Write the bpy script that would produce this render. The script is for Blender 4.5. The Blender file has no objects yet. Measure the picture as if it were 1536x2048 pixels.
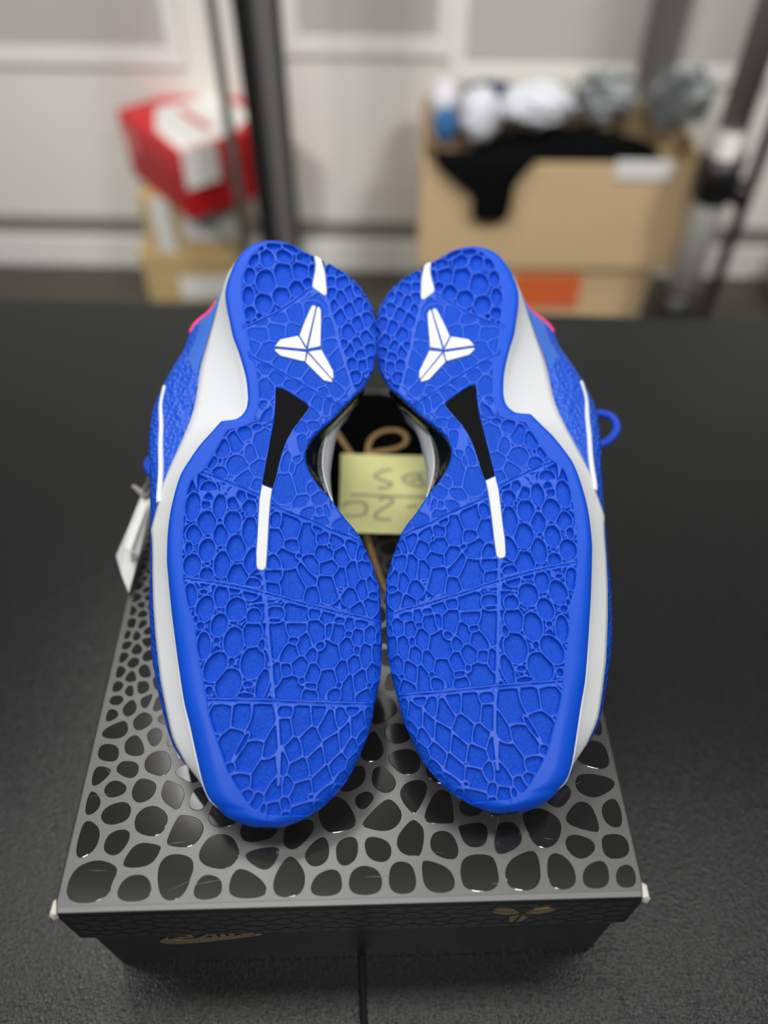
import bpy, bmesh, math, random
import numpy as np
from mathutils import Vector, Matrix, noise

C = bpy.context.scene.collection
SC = bpy.context.scene
R = math.radians
PI = math.pi

# ------------------------------------------------------------------ camera, world, lights, exposure
cam_d = bpy.data.cameras.new('camera'); cam = bpy.data.objects.new('camera', cam_d); C.objects.link(cam)
cam.location = (0, 0, 0.495); cam.rotation_euler = (R(90-48.5), 0, 0)
cam_d.sensor_fit = 'VERTICAL'; cam_d.sensor_height = 24.0; cam_d.lens = 24.0*1560/2048
cam_d.clip_start = 0.01; cam_d.clip_end = 50
cam_d.dof.use_dof = True; cam_d.dof.focus_distance = 0.372
cam_d.dof.aperture_fstop = cam_d.lens/11.0; cam_d.dof.aperture_blades = 0
SC.camera = cam

w = bpy.data.worlds.new('room_light'); SC.world = w; w.use_nodes = True
w.node_tree.nodes['Background'].inputs[0].default_value = (0.95, 0.98, 1.0, 1)
w.node_tree.nodes['Background'].inputs[1].default_value = 0.13

def area(name, loc, target, sx, sy, power, col=(1, 0.98, 0.95)):
    d = bpy.data.lights.new(name, 'AREA'); d.shape = 'RECTANGLE'; d.size = sx; d.size_y = sy; d.energy = power; d.color = col
    o = bpy.data.objects.new(name, d); C.objects.link(o); o.location = loc
    o.rotation_euler = (Vector(target)-Vector(loc)).to_track_quat('-Z', 'Y').to_euler()
    return o
area('low_overhead_light', (-0.08, 0.27, 1.15), (-0.08, 0.26, 0), 2.0, 0.14, 6.8)  # unseen lamp, set low and wide to shape the sheen on the mats
area('ceiling_light_ahead', (-0.30, 0.98, 1.80), (-0.05, 0.25, 0.15), 0.5, 0.25, 10)
area('wall_fill_left', (-1.5, -0.3, 2.2), (-0.45, 1.62, -0.05), 0.5, 0.3, 4.5).data.spread = R(56)  # unseen fill lamp added to brighten the back wall
area('wall_fill_right', (1.5, -0.3, 2.2), (0.50, 1.60, -0.05), 0.5, 0.3, 4.5).data.spread = R(56)  # matching added fill for the right of the back wall
area('ceiling_light_behind', (0.04, -0.92, 1.95), (0, 0.3, 0), 0.5, 0.35, 18.5)

SC.view_settings.view_transform = 'Standard'; SC.view_settings.look = 'None'
SC.view_settings.exposure = 0.0; SC.view_settings.gamma = 1.0
SC.view_settings.use_curve_mapping = False

# ------------------------------------------------------------------ helpers
def mat(name, col, rough=0.6, metal=0.0, spec=0.5, bump=None, vary=None, coat=0.0, sheen=0.0, emis=None, trans=0.0):
    """bump=(kind, scale, strength, distance); vary=(scale, amount) mixes the colour with a darker/lighter one"""
    m = bpy.data.materials.new(name); m.use_nodes = True
    nt = m.node_tree; b = nt.nodes['Principled BSDF']
    b.inputs['Base Color'].default_value = (*col, 1); b.inputs['Roughness'].default_value = rough
    b.inputs['Metallic'].default_value = metal; b.inputs['Specular IOR Level'].default_value = spec
    b.inputs['Coat Weight'].default_value = coat; b.inputs['Coat Roughness'].default_value = 0.08
    b.inputs['Sheen Weight'].default_value = sheen
    b.inputs['Transmission Weight'].default_value = trans
    tc = nt.nodes.new('ShaderNodeTexCoord')
    if bump:
        kind, scale, strength, dist = bump
        if kind == 'noise':
            t = nt.nodes.new('ShaderNodeTexNoise'); t.inputs['Scale'].default_value = scale; t.inputs['Detail'].default_value = 4; out = t.outputs['Fac']
        elif kind == 'voronoi':
            t = nt.nodes.new('ShaderNodeTexVoronoi'); t.inputs['Scale'].default_value = scale; out = t.outputs['Distance']
        else:
            t = nt.nodes.new('ShaderNodeTexWave'); t.inputs['Scale'].default_value = scale; out = t.outputs['Fac']
        mp = nt.nodes.new('ShaderNodeMapping')
        if kind == 'noise' and name == 'blue_textured_rubber': mp.inputs['Scale'].default_value = (1, 0.35, 1)
        nt.links.new(tc.outputs['Object'], mp.inputs[0]); nt.links.new(mp.outputs[0], t.inputs['Vector'])
        bp = nt.nodes.new('ShaderNodeBump'); bp.inputs['Strength'].default_value = strength; bp.inputs['Distance'].default_value = dist
        nt.links.new(out, bp.inputs['Height']); nt.links.new(bp.outputs[0], b.inputs['Normal'])
    if vary:
        scale, amount = vary
        t = nt.nodes.new('ShaderNodeTexNoise'); t.inputs['Scale'].default_value = scale; t.inputs['Detail'].default_value = 5
        nt.links.new(tc.outputs['Object'], t.inputs['Vector'])
        mx = nt.nodes.new('ShaderNodeMix'); mx.data_type = 'RGBA'
        mx.inputs['A'].default_value = (*[max(0, c*(1-amount)) for c in col], 1); mx.inputs['B'].default_value = (*[min(1, c*(1+amount)) for c in col], 1)
        nt.links.new(t.outputs['Fac'], mx.inputs['Factor']); nt.links.new(mx.outputs['Result'], b.inputs['Base Color'])
    return m

def new_mesh(name, verts, faces, m, parent=None, smooth=True, solid=None):
    me = bpy.data.meshes.new(name); me.from_pydata([tuple(v) for v in verts], [], faces); me.update()
    me.materials.append(m)
    if smooth: me.polygons.foreach_set('use_smooth', [True]*len(me.polygons))
    o = bpy.data.objects.new(name, me); C.objects.link(o)
    if parent: o.parent = parent
    if solid:
        md = o.modifiers.new('thickness', 'SOLIDIFY'); md.thickness = solid; md.offset = 0
    return o

def from_bm(name, bm, m, parent=None, smooth=False):
    bmesh.ops.recalc_face_normals(bm, faces=bm.faces)
    me = bpy.data.meshes.new(name); bm.to_mesh(me); bm.free(); me.materials.append(m)
    if smooth: me.polygons.foreach_set('use_smooth', [True]*len(me.polygons))
    o = bpy.data.objects.new(name, me); C.objects.link(o)
    if parent: o.parent = parent
    return o

def tag(o, label=None, cat=None, group=None, kind=None):
    if label: o['label'] = label
    if cat: o['category'] = cat
    if group: o['group'] = group
    if kind: o['kind'] = kind
    return o

def empty(name, loc=(0, 0, 0), rz=0.0, label=None, cat=None, group=None):
    o = bpy.data.objects.new(name, None); C.objects.link(o); o.location = loc; o.rotation_euler = (0, 0, rz)
    o.empty_display_size = 0.03
    return tag(o, label, cat, group)

def box_bm(bm, x0, x1, y0, y1, z0, z1, bev=0.0):
    r = bmesh.ops.create_cube(bm, size=1.0)
    vs = r['verts']
    for v in vs:
        v.co = Vector(((x0+x1)/2+v.co.x*(x1-x0), (y0+y1)/2+v.co.y*(y1-y0), (z0+z1)/2+v.co.z*(z1-z0)))
    if bev:
        es = list({e for v in vs for e in v.link_edges})
        bmesh.ops.bevel(bm, geom=es, offset=bev, segments=3, affect='EDGES', profile=0.5)

def box(name, x0, x1, y0, y1, z0, z1, m, parent=None, bev=0.0):
    bm = bmesh.new(); box_bm(bm, x0, x1, y0, y1, z0, z1, bev)
    return from_bm(name, bm, m, parent, smooth=False)

def catmull(P, n=8, closed=False):
    P = [Vector(p) for p in P]; out = []; N = len(P)
    for i in range(N if closed else N-1):
        g = (lambda k: P[k % N]) if closed else (lambda k: P[min(max(k, 0), N-1)])
        p0, p1, p2, p3 = g(i-1), g(i), g(i+1), g(i+2)
        for k in range(n):
            t = k/n
            out.append(0.5*((2*p1)+(p2-p0)*t+(2*p0-5*p1+4*p2-p3)*t*t+(3*p1-p0-3*p2+p3)*t**3))
    if not closed: out.append(P[-1])
    return out

def tube(name, P, r, m, parent=None, seg=8, flat=(1, 1), up=None, n=8, closed=False, taper=None):
    pts = catmull(P, n, closed) if n else [Vector(p) for p in P]
    V = []; Fc = []; N = len(pts)
    for i, p in enumerate(pts):
        a = pts[(i+1) % N] if (closed or i < N-1) else p
        b = pts[i-1] if (closed or i > 0) else p
        t = (a-b).normalized()
        ref = Vector(up) if up else (Vector((0, 0, 1)) if abs(t.z) < 0.9 else Vector((1, 0, 0)))
        s = t.cross(ref).normalized(); q = s.cross(t).normalized()
        rr = r*(taper(i/(N-1)) if taper else 1)
        for k in range(seg):
            an = 2*PI*k/seg
            V.append(p+s*(math.cos(an)*rr*flat[0])+q*(math.sin(an)*rr*flat[1]))
    for i in range(N if closed else N-1):
        j = (i+1) % N
        for k in range(seg):
            l = (k+1) % seg
            Fc.append((i*seg+k, i*seg+l, j*seg+l, j*seg+k))
    if not closed:
        Fc.append(tuple(range(seg-1, -1, -1))); Fc.append(tuple((N-1)*seg+k for k in range(seg)))
    return new_mesh(name, V, Fc, m, parent)

def cyl(name, base, r, h, m, parent=None, seg=24, r2=None):
    bm = bmesh.new()
    bmesh.ops.create_cone(bm, cap_ends=True, segments=seg, radius1=r, radius2=r if r2 is None else r2, depth=h)
    bmesh.ops.translate(bm, verts=bm.verts, vec=Vector(base)+Vector((0, 0, h/2)))
    o = from_bm(name, bm, m, parent)
    for p in o.data.polygons: p.use_smooth = len(p.vertices) == 4
    return o

# ------------------------------------------------------------------ materials
M = {}
M['blue_rubber'] = mat('blue_rubber', (0.0025, 0.078, 0.62), 0.42, spec=0.40, bump=('noise', 2600, 0.10, 0.0003))
M['blue_smooth'] = mat('blue_rim_rubber', (0.0025, 0.078, 0.62), 0.42, spec=0.25, bump=('noise', 3000, 0.12, 0.0003))
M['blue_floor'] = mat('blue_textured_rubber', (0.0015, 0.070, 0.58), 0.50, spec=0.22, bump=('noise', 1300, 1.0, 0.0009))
M['white_rubber'] = mat('white_rubber', (0.69, 0.715, 0.735), 0.5, bump=('noise', 1600, 0.15, 0.0004))
M['white_print'] = mat('white_inlay_rubber', (0.70, 0.725, 0.735), 0.45, bump=('wave', 600, 0.08, 0.0002))
M['black_shank'] = mat('black_shank', (0.0022, 0.0022, 0.0024), 0.5, spec=0.06, bump=('noise', 900, 0.2, 0.0003), vary=(200, 0.5))
M['gloss_black'] = mat('glossy_carbon', (0.004, 0.006, 0.006), 0.12, bump=('wave', 140, 0.1, 0.0004))
M['blue_skin'] = mat('blue_snake_textured_skin', (0.003, 0.088, 0.64), 0.38, bump=('voronoi', 420, 0.9, 0.0014))
M['blue_cloth'] = mat('blue_lining', (0.012, 0.08, 0.55), 0.7, bump=('noise', 1500, 0.4, 0.0005))
M['blue_film'] = mat('blue_translucent_film', (0.05, 0.16, 0.62), 0.25, bump=('noise', 120, 0.25, 0.001))
M['blue_lace'] = mat('blue_lace', (0.008, 0.07, 0.66), 0.65, bump=('wave', 500, 0.5, 0.0005))
M['pink'] = mat('pink_trim', (0.85, 0.03, 0.16), 0.5)
M['lid'] = mat('silver_grey_print', (0.11, 0.112, 0.11), 0.36, metal=0.7, bump=('noise', 900, 0.05, 0.0002), vary=(60, 0.15))
M['lid_scale'] = mat('glossy_black_scales', (0.012, 0.0115, 0.011), 0.13, spec=0.5, coat=0.35, bump=('noise', 90, 0.02, 0.0005))
M['lid_edge'] = mat('worn_edge', (0.16, 0.162, 0.16), 0.4, metal=0.3)
M['box_front'] = mat('black_box_card', (0.010, 0.011, 0.012), 0.40, bump=('noise', 600, 0.05, 0.0002))
M['front_scale'] = mat('black_front_scales', (0.022, 0.023, 0.025), 0.35)
M['paper_core'] = mat('bare_cardboard_corner', (0.72, 0.68, 0.58), 0.85, bump=('noise', 800, 0.6, 0.001))
M['gold'] = mat('gold_foil', (0.42, 0.33, 0.17), 0.38, metal=0.7)
M['gold_pen'] = mat('gold_script', (0.38, 0.24, 0.09), 0.45, metal=0.3)
M['note'] = mat('yellow_paper', (0.95, 0.95, 0.41), 0.8, bump=('noise', 90, 0.1, 0.001))
M['ink'] = mat('pale_pencil_ink', (0.50, 0.51, 0.32), 0.8)
M['tag'] = mat('white_plastic_sleeve', (0.62, 0.65, 0.62), 0.35, bump=('noise', 60, 0.3, 0.002), vary=(70, 0.25))
M['tag_dark'] = mat('grey_print', (0.16, 0.17, 0.16), 0.5)
M['tag_loop'] = mat('clear_loop', (0.34, 0.31, 0.31), 0.4)
M['rubber_mat'] = None
M['table'] = mat('table_top', (0.02, 0.02, 0.022), 0.6)
M['steel'] = mat('grey_steel', (0.15, 0.148, 0.138), 0.5, metal=0.1)
M['chrome'] = mat('worn_chrome', (0.42, 0.41, 0.385), 0.5, metal=0.4)
M['black_metal'] = mat('black_metal', (0.012, 0.012, 0.012), 0.4)
M['card'] = mat('brown_cardboard', (0.64, 0.46, 0.26), 0.85, bump=('noise', 300, 0.1, 0.001), vary=(8, 0.06))
M['card_tan'] = mat('tan_cardboard', (0.54, 0.39, 0.18), 0.85, vary=(8, 0.08))
M['card_in'] = mat('cardboard_inside', (0.30, 0.20, 0.11), 0.9)
M['label'] = mat('white_label', (0.78, 0.78, 0.75), 0.7)
M['orange'] = mat('orange_print', (0.72, 0.14, 0.035), 0.6)
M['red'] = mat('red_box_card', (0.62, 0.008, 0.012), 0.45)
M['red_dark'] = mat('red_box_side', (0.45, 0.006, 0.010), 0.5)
M['black_cloth'] = mat('black_jersey', (0.003, 0.003, 0.0035), 0.95, spec=0.1, bump=('noise', 60, 0.4, 0.01))
M['white_cloth'] = mat('white_cotton', (0.68, 0.69, 0.74), 0.85, bump=('noise', 40, 0.5, 0.01))
M['blue_towel'] = mat('blue_towel', (0.03, 0.13, 0.32), 0.9)
M['navy_cloth'] = mat('navy_cloth', (0.02, 0.03, 0.08), 0.9)
M['plastic_bag'] = mat('silver_plastic_bag', (0.24, 0.255, 0.255), 0.12, metal=0.3, bump=('noise', 25, 0.8, 0.02), vary=(18, 0.7))
M['wall'] = mat('painted_wall', (0.76, 0.745, 0.70), 0.75, bump=('noise', 200, 0.05, 0.001), vary=(2.0, 0.03))
M['panel'] = mat('frosted_panel', (0.50, 0.485, 0.45), 0.5)
M['trim'] = mat('white_trim', (0.80, 0.795, 0.76), 0.5)
M['gap'] = mat('grey_strip', (0.24, 0.235, 0.21), 0.7)
M['floor'] = mat('grey_floor', (0.062, 0.056, 0.043), 0.6, vary=(3, 0.15))

def rubber_mat():
    m = mat('black_rubber_mat', (0.030, 0.032, 0.033), 0.26, spec=0.40)
    nt = m.node_tree; b = nt.nodes['Principled BSDF']; tc = [n for n in nt.nodes if n.type == 'TEX_COORD'][0]
    t = nt.nodes.new('ShaderNodeTexNoise'); t.inputs['Scale'].default_value = 650; t.inputs['Detail'].default_value = 3
    v = nt.nodes.new('ShaderNodeTexVoronoi'); v.inputs['Scale'].default_value = 620
    nt.links.new(tc.outputs['Object'], t.inputs['Vector']); nt.links.new(tc.outputs['Object'], v.inputs['Vector'])
    add = nt.nodes.new('ShaderNodeMath'); add.operation = 'ADD'
    nt.links.new(t.outputs['Fac'], add.inputs[0]); nt.links.new(v.outputs['Distance'], add.inputs[1])
    bp = nt.nodes.new('ShaderNodeBump'); bp.inputs['Strength'].default_value = 0.22; bp.inputs['Distance'].default_value = 0.0010
    nt.links.new(add.outputs[0], bp.inputs['Height']); nt.links.new(bp.outputs[0], b.inputs['Normal'])
    rmp = nt.nodes.new('ShaderNodeValToRGB')
    rmp.color_ramp.elements[0].position = 0.35; rmp.color_ramp.elements[0].color = (0.006, 0.0064, 0.0064, 1)
    rmp.color_ramp.elements[1].position = 0.75; rmp.color_ramp.elements[1].color = (0.020, 0.0215, 0.022, 1)
    nt.links.new(t.outputs['Fac'], rmp.inputs[0]); nt.links.new(rmp.outputs[0], b.inputs['Base Color'])
    return m
M['rubber_mat'] = rubber_mat()

# ------------------------------------------------------------------ the room
ZF = -0.5
MZ = 0.0152                                       # top of the rubber mats
WY = -0.0333                                     # the wall runs slightly towards the camera on its right
wang = math.atan(WY)
def wy(x): return 1.650+WY*x                     # y of the wall face at x
def wall_piece(name, x0, x1, z0, z1, d0, d1, m, kind='structure', parent=None, bev=0):
    bm = bmesh.new(); box_bm(bm, x0, x1, d0, d1, z0, z1, bev)
    o = from_bm(name, bm, m, parent)
    if parent is None:
        o.location = (0, 1.650, 0); o.rotation_euler = (0, 0, wang)
        if kind: o['kind'] = kind
    return o
floor = box('floor', -2.6, 2.6, -1.6, 1.9, ZF-0.1, ZF, M['floor']); floor['kind'] = 'structure'
wall = wall_piece('wall_back', -2.6, 2.6, ZF, 1.9, 0.0, 0.12, M['wall'])
base = wall_piece('baseboard_back', -2.6, 2.6, ZF, -0.425, -0.018, 0.0, M['trim'], bev=0.003)
strip = wall_piece('shadow_gap_strip', -2.6, 2.6, -0.425, -0.382, -0.010, 0.0, M['gap'])  # grey strip: shade of the gap above the baseboard, put into colour
# grey panels framed by white rails along the upper wall
pn = 0
for x0, x1, zb in ((-1.45, -0.415, -0.035), (-0.16, 0.10, -0.012), (0.155, 0.72, -0.055)):
    pn += 1
    p = wall_piece('window_%d' % pn, x0, x1, zb, 0.9, -0.006, 0.0, M['panel'])
    for nm, a in (('frame_rail', (x0-0.03, x1+0.03, zb-0.035, zb)), ('frame_rail', (x0-0.03, x1+0.03, 0.9, 0.935)), ('frame_stile', (x0-0.03, x0, zb, 0.9)), ('frame_stile', (x1, x1+0.03, zb, 0.9))):
        bm = bmesh.new(); box_bm(bm, a[0], a[1], -0.009, 0.0, a[2], a[3], 0.002); from_bm(nm, bm, M['trim'], p)

# ------------------------------------------------------------------ table and rubber mats
tb = empty('work_table', (0, 0, ZF+MZ), 0, 'low dark table under the two black rubber mats', 'table')
def quad_prism(name, pts, z0, z1, m, parent=None, bev=0.0):
    bm = bmesh.new(); lo = [bm.verts.new((x, y, z0)) for x, y in pts]; hi = [bm.verts.new((x, y, z1)) for x, y in pts]
    n = len(pts)
    bm.faces.new(lo[::-1]); bm.faces.new(hi)
    for i in range(n): bm.faces.new((lo[i], lo[(i+1) % n], hi[(i+1) % n], hi[i]))
    if bev: bmesh.ops.bevel(bm, geom=[e for e in bm.edges], offset=bev, segments=2, affect='EDGES', profile=0.5)
    return from_bm(name, bm, m, parent)
def fy(x): return 0.7128-0.0502*x
top = quad_prism('tabletop', [(-1.0, -0.75), (1.0, -0.75), (1.0, fy(1.0)-0.004), (-1.0, fy(-1.0)-0.004)], 0.465, 0.485, M['table'], tb)
for x, y in ((-0.93, -0.68), (0.93, -0.68), (-0.93, 0.68), (0.93, 0.58)):
    box('leg', x-0.025, x+0.025, y-0.025, y+0.025, -0.012, 0.466, M['black_metal'], tb)
def seam(y): return -0.0119-0.0585*(y-0.0921)
g = 0.0012
ml = quad_prism('rubber_mat', [(-1.0, -0.60), (seam(-0.6)-g, -0.60), (seam(fy(0))-g, fy(seam(fy(0)))), (-1.0, fy(-1.0))], -0.015+MZ, MZ, M['rubber_mat'], None, 0.0012)
tag(ml, 'black grained rubber mat left of the seam below the shoe box', 'mat', 'rubber mats on the table')
mr = quad_prism('rubber_mat', [(seam(-0.6)+g, -0.60), (1.0, -0.60), (1.0, fy(1.0)), (seam(fy(0))+g, fy(seam(fy(0))))], -0.015+MZ, MZ, M['rubber_mat'], None, 0.0012)
tag(mr, 'black grained rubber mat right of the seam below the shoe box', 'mat', 'rubber mats on the table')

# ------------------------------------------------------------------ shoe box
BZ = 0.125
bx = empty('shoe_box', (-0.0142, 0.0972, 0), R(1.5), 'black shoe box with glossy reptile scale print, sneakers propped on its lid', 'box')
LW, LD, LH = 0.1305, 0.350, 0.042               # half width, depth, lid height
def lid_mesh():
    bm = bmesh.new(); box_bm(bm, -LW, LW, 0, LD, BZ-LH, BZ, 0.0014)
    # open from below
    dl = [f for f in bm.faces if f.normal.z < -0.9]
    bmesh.ops.delete(bm, geom=dl, context='FACES')
    return bm
lid = from_bm('lid', lid_mesh(), M['lid'], bx, smooth=False)
lid.data.materials.append(M['box_front'])
for p in lid.data.polygons:
    if p.normal.z < 0.6: p.material_index = 1
lid.modifiers.new('thickness', 'SOLIDIFY').thickness = 0.0016; lid.modifiers['thickness'].offset = -1
bm = bmesh.new(); box_bm(bm, -LW+0.003, LW-0.003, 0.003, LD-0.003, MZ+0.0002, BZ-0.003, 0.001)
base_box = from_bm('base', bm, M['box_front'], bx)

def clip_halfplane(P, nx, ny, d):
    out = []
    for i in range(len(P)):
        a = P[i]; b = P[(i+1) % len(P)]
        da = a[0]*nx+a[1]*ny-d; db = b[0]*nx+b[1]*ny-d
        if da <= 0: out.append(a)
        if da*db < 0:
            t = da/(da-db); out.append((a[0]+(b[0]-a[0])*t, a[1]+(b[1]-a[1])*t))
    return out
def chaikin(P, it):
    for _ in range(it):
        Q = []
        for i in range(len(P)):
            a = P[i]; b = P[(i+1) % len(P)]
            Q += [(a[0]*.75+b[0]*.25, a[1]*.75+b[1]*.25), (a[0]*.25+b[0]*.75, a[1]*.25+b[1]*.75)]
        P = Q
    return P
def area2(P): return 0.5*sum(P[i][0]*P[(i+1) % len(P)][1]-P[(i+1) % len(P)][0]*P[i][1] for i in range(len(P)))
def scales(x0, x1, y0, y1, rad, gap, seed, relax=1, sq=1.0):
    """rounded pebble polygons: a relaxed Voronoi pattern with the radius given by rad(x, y)"""
    rnd = random.Random(seed); pts = []
    for k in range(30000):
        x = rnd.uniform(x0, x1); y = rnd.uniform(y0, y1); r = rad(x, y)
        if all((x-a)**2+((y-b)*sq)**2 > (0.86*(r+c))**2 for a, b, c in pts): pts.append((x, y, r))
    polys = []
    for it in range(relax+1):
        polys = []; npts = []
        for i, (x, y, r) in enumerate(pts):
            P = [(x0, y0), (x1, y0), (x1, y1), (x0, y1)]
            for j, (a, b, c) in enumerate(pts):
                if j != i and (a-x)**2+(b-y)**2 < (7*r)**2:
                    dx, dy = a-x, (b-y)
                    nl = math.hypot(dx, dy)
                    nx, ny = dx/nl, dy/nl
                    f = r/(r+c)
                    P = clip_halfplane(P, nx, ny, x*nx+y*ny+nl*f)
                    if len(P) < 3: break
            polys.append((P, r))
            if len(P) >= 3:
                cx = sum(p[0] for p in P)/len(P); cy = sum(p[1] for p in P)/len(P); npts.append((cx, cy, r))
            else: npts.append((x, y, r))
        if it < relax: pts = npts
    out = []
    for P, r in polys:
        if len(P) < 3: continue
        gp = gap*min(1.0, r/0.006)
        Q = P
        ok = True
        n = len(P)
        for i in range(n):
            a = P[i]; b = P[(i+1) % n]; l = math.hypot(b[0]-a[0], b[1]-a[1])
            if l < 1e-7: continue
            nx, ny = (b[1]-a[1])/l, -(b[0]-a[0])/l
            edge = (abs(a[0]-x0) < 1e-6 and abs(b[0]-x0) < 1e-6) or (abs(a[0]-x1) < 1e-6 and abs(b[0]-x1) < 1e-6) or (abs(a[1]-y0) < 1e-6 and abs(b[1]-y0) < 1e-6) or (abs(a[1]-y1) < 1e-6 and abs(b[1]-y1) < 1e-6)
            gg = 0.0002 if edge else gp*0.5
            Q = clip_halfplane(Q, nx, ny, a[0]*nx+a[1]*ny-gg)
            if len(Q) < 3: ok = False; break
        if not ok or area2(Q) < (0.0012)**2: continue
        # even out the corners before rounding
        Q2 = [q for i, q in enumerate(Q) if math.hypot(q[0]-Q[i-1][0], q[1]-Q[i-1][1]) > 0.0006]
        if len(Q2) >= 3: Q = Q2
        out.append(chaikin(Q, 3))
    return out
def radius_top(x, y):
    t = y/LD
    base_r = 0.0078-0.0045*min(1, max(0, (t-0.05)/0.75))
    side = 1.0-0.42*max(0.0, min(1.0, (-x-0.05)/0.07))*min(1.0, t*3.0)
    n_ = 1.0+0.30*noise.noise((x*70, y*70, 3.1))
    return base_r*side*n_
tops = scales(-LW+0.004, LW-0.003, 0.004, 0.30, radius_top, 0.0031, 7, relax=1)
bm = bmesh.new()
for P in tops:
    lo = [bm.verts.new((p[0], p[1], BZ+0.00002)) for p in P]
    cx = sum(p[0] for p in P)/len(P); cy = sum(p[1] for p in P)/len(P)
    hi = [bm.verts.new((p[0]+(cx-p[0])*0.035, p[1]+(cy-p[1])*0.035, BZ+0.00016)) for p in P]
    bm.faces.new(hi)
    n = len(P)
    for i in range(n): bm.faces.new((lo[i], lo[(i+1) % n], hi[(i+1) % n], hi[i]))
pr = from_bm('scale_print', bm, M['lid_scale'], lid); pr['kind'] = 'stuff'
# lid front flap: small elongated scales in rows
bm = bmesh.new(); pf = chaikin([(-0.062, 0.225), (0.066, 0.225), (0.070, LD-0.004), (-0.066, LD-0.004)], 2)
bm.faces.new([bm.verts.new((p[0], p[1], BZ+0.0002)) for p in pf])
from_bm('black_lid_field', bm, mat('matte_black_field', (0.001, 0.001, 0.0011), 0.6, spec=0.02), lid)  # flat near-black field over the rear middle of the lid
fr = scales(-LW+0.004, LW-0.004, BZ-LH+0.001, BZ-0.004, lambda x, z: 0.0042+0.0006*noise.noise((x*90, z*90, 0)), 0.0014, 11, relax=2)
bm = bmesh.new()
for P in fr:
    bm.faces.new([bm.verts.new((p[0], -0.00012, p[1])) for p in P])
fs = from_bm('front_scale_print', bm, M['front_scale'], lid); fs['kind'] = 'stuff'
# worn lid edge along the front
bm = bmesh.new(); box_bm(bm, -LW+0.002, LW-0.002, 0.0002, 0.0030, BZ-0.0010, BZ+0.00012, 0.0004)
from_bm('worn_edge', bm, M['lid_edge'], lid)
# torn white corners
def corner(sx):
    bm = bmesh.new()
    rnd = random.Random(3 if sx < 0 else 5)
    pts = [(0, 0, 0.0015), (-0.0006, -0.0010, 0.0002), (0.0006, -0.0016, -0.003), (-0.0004, -0.0010, -0.0065), (0.0020, -0.0004, -0.0045), (0.0026, -0.0002, 0.0006), (0.0010, 0.0060, 0.0007), (-0.0010, 0.0052, -0.0005)]
    vs = [bm.verts.new((sx*(LW-p[0]*1.0)+rnd.uniform(-.0003, .0003), p[1], BZ+p[2])) for p in pts]
    bmesh.ops.convex_hull(bm, input=vs)
    return from_bm('torn_corner', bm, M['paper_core'], lid)
corner(-1)['label'] = 'torn corner showing bare white card'; corner(1)['label'] = 'torn corner showing bare white card'
# crease on the right of the lid
tube('lid_crease', [(LW-0.016, 0.004, BZ), (LW-0.0155, 0.03, BZ), (LW-0.0165, 0.06, BZ), (LW-0.016, 0.10, BZ)], 0.00022, M['lid_edge'], lid, flat=(1, 0.5))

rnd = random.Random(21); V_ = []; Fc = []
for k in range(34):                              # fine pale scratches in the gloss
    x = rnd.uniform(-LW+0.01, LW-0.01); y = rnd.uniform(0.006, 0.13); a = rnd.gauss(0.25, 0.5); l = rnd.uniform(0.002, 0.007); wd = rnd.uniform(0.00004, 0.00009)
    d = Vector((math.cos(a), math.sin(a), 0)); q = Vector((-d.y, d.x, 0)); c = Vector((x, y, BZ+0.0002)); n0 = len(V_)
    V_ += [c-d*l-q*wd*0.3, c-q*wd, c+d*l-q*wd*0.3, c+d*l+q*wd*0.3, c+q*wd, c-d*l+q*wd*0.3]; Fc.append(tuple(range(n0, n0+6)))
sc_ = new_mesh('lid_scratches', V_, Fc, mat('scratch', (0.22, 0.22, 0.22), 0.5), lid, smooth=False); sc_['kind'] = 'stuff'

def emblem(name, cx, cz, s, place, m, parent):
    """a six facet sheath emblem: three arms, each split lengthwise; place(x, z) -> Vector"""
    arms = [(158, 1.0), (22, 1.0), (262, 0.95)]
    for ang, l in arms:
        a = R(ang); d = Vector((math.cos(a), math.sin(a))); q = Vector((-d.y, d.x))
        for sg in (-1, 1):
            pts = [d*0.12+q*sg*0.055, d*0.44+q*sg*0.30, d*0.90*l+q*sg*0.20, d*1.02*l+q*sg*0.06]
            P = [place(cx+p.x*s, cz+p.y*s) for p in pts]
            Q = [place(cx+p.x*s, cz+p.y*s, 0.0003) for p in pts]
            n = len(P); V = P+Q
            Fc = [tuple(range(n)), tuple(range(2*n-1, n-1, -1))]+[(i, (i+1) % n, n+(i+1) % n, n+i) for i in range(n)]
            new_mesh(name, V, Fc, m, parent, smooth=False)
def front(x, z, off=0.0): return Vector((x, -0.00015-off, z))
emblem('gold_emblem_facet', 0.0775, BZ-0.0190, 0.0148, front, M['gold'], lid)

def text_mesh(name, body, size, mw, m, parent, extrude=0.0001, bold=0.0):
    cu = bpy.data.curves.new(name, 'FONT'); cu.body = body; cu.size = size; cu.align_x = 'CENTER'; cu.align_y = 'CENTER'
    cu.extrude = extrude; cu.offset = bold; cu.resolution_u = 3
    o = bpy.data.objects.new(name, cu); C.objects.link(o)
    dg = bpy.context.evaluated_depsgraph_get(); me = bpy.data.meshes.new_from_object(o.evaluated_get(dg))
    bpy.data.objects.remove(o); me.materials.clear(); me.materials.append(m)
    me.transform(mw)
    r = bpy.data.objects.new(name, me); C.objects.link(r); r.parent = parent
    return r
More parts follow.
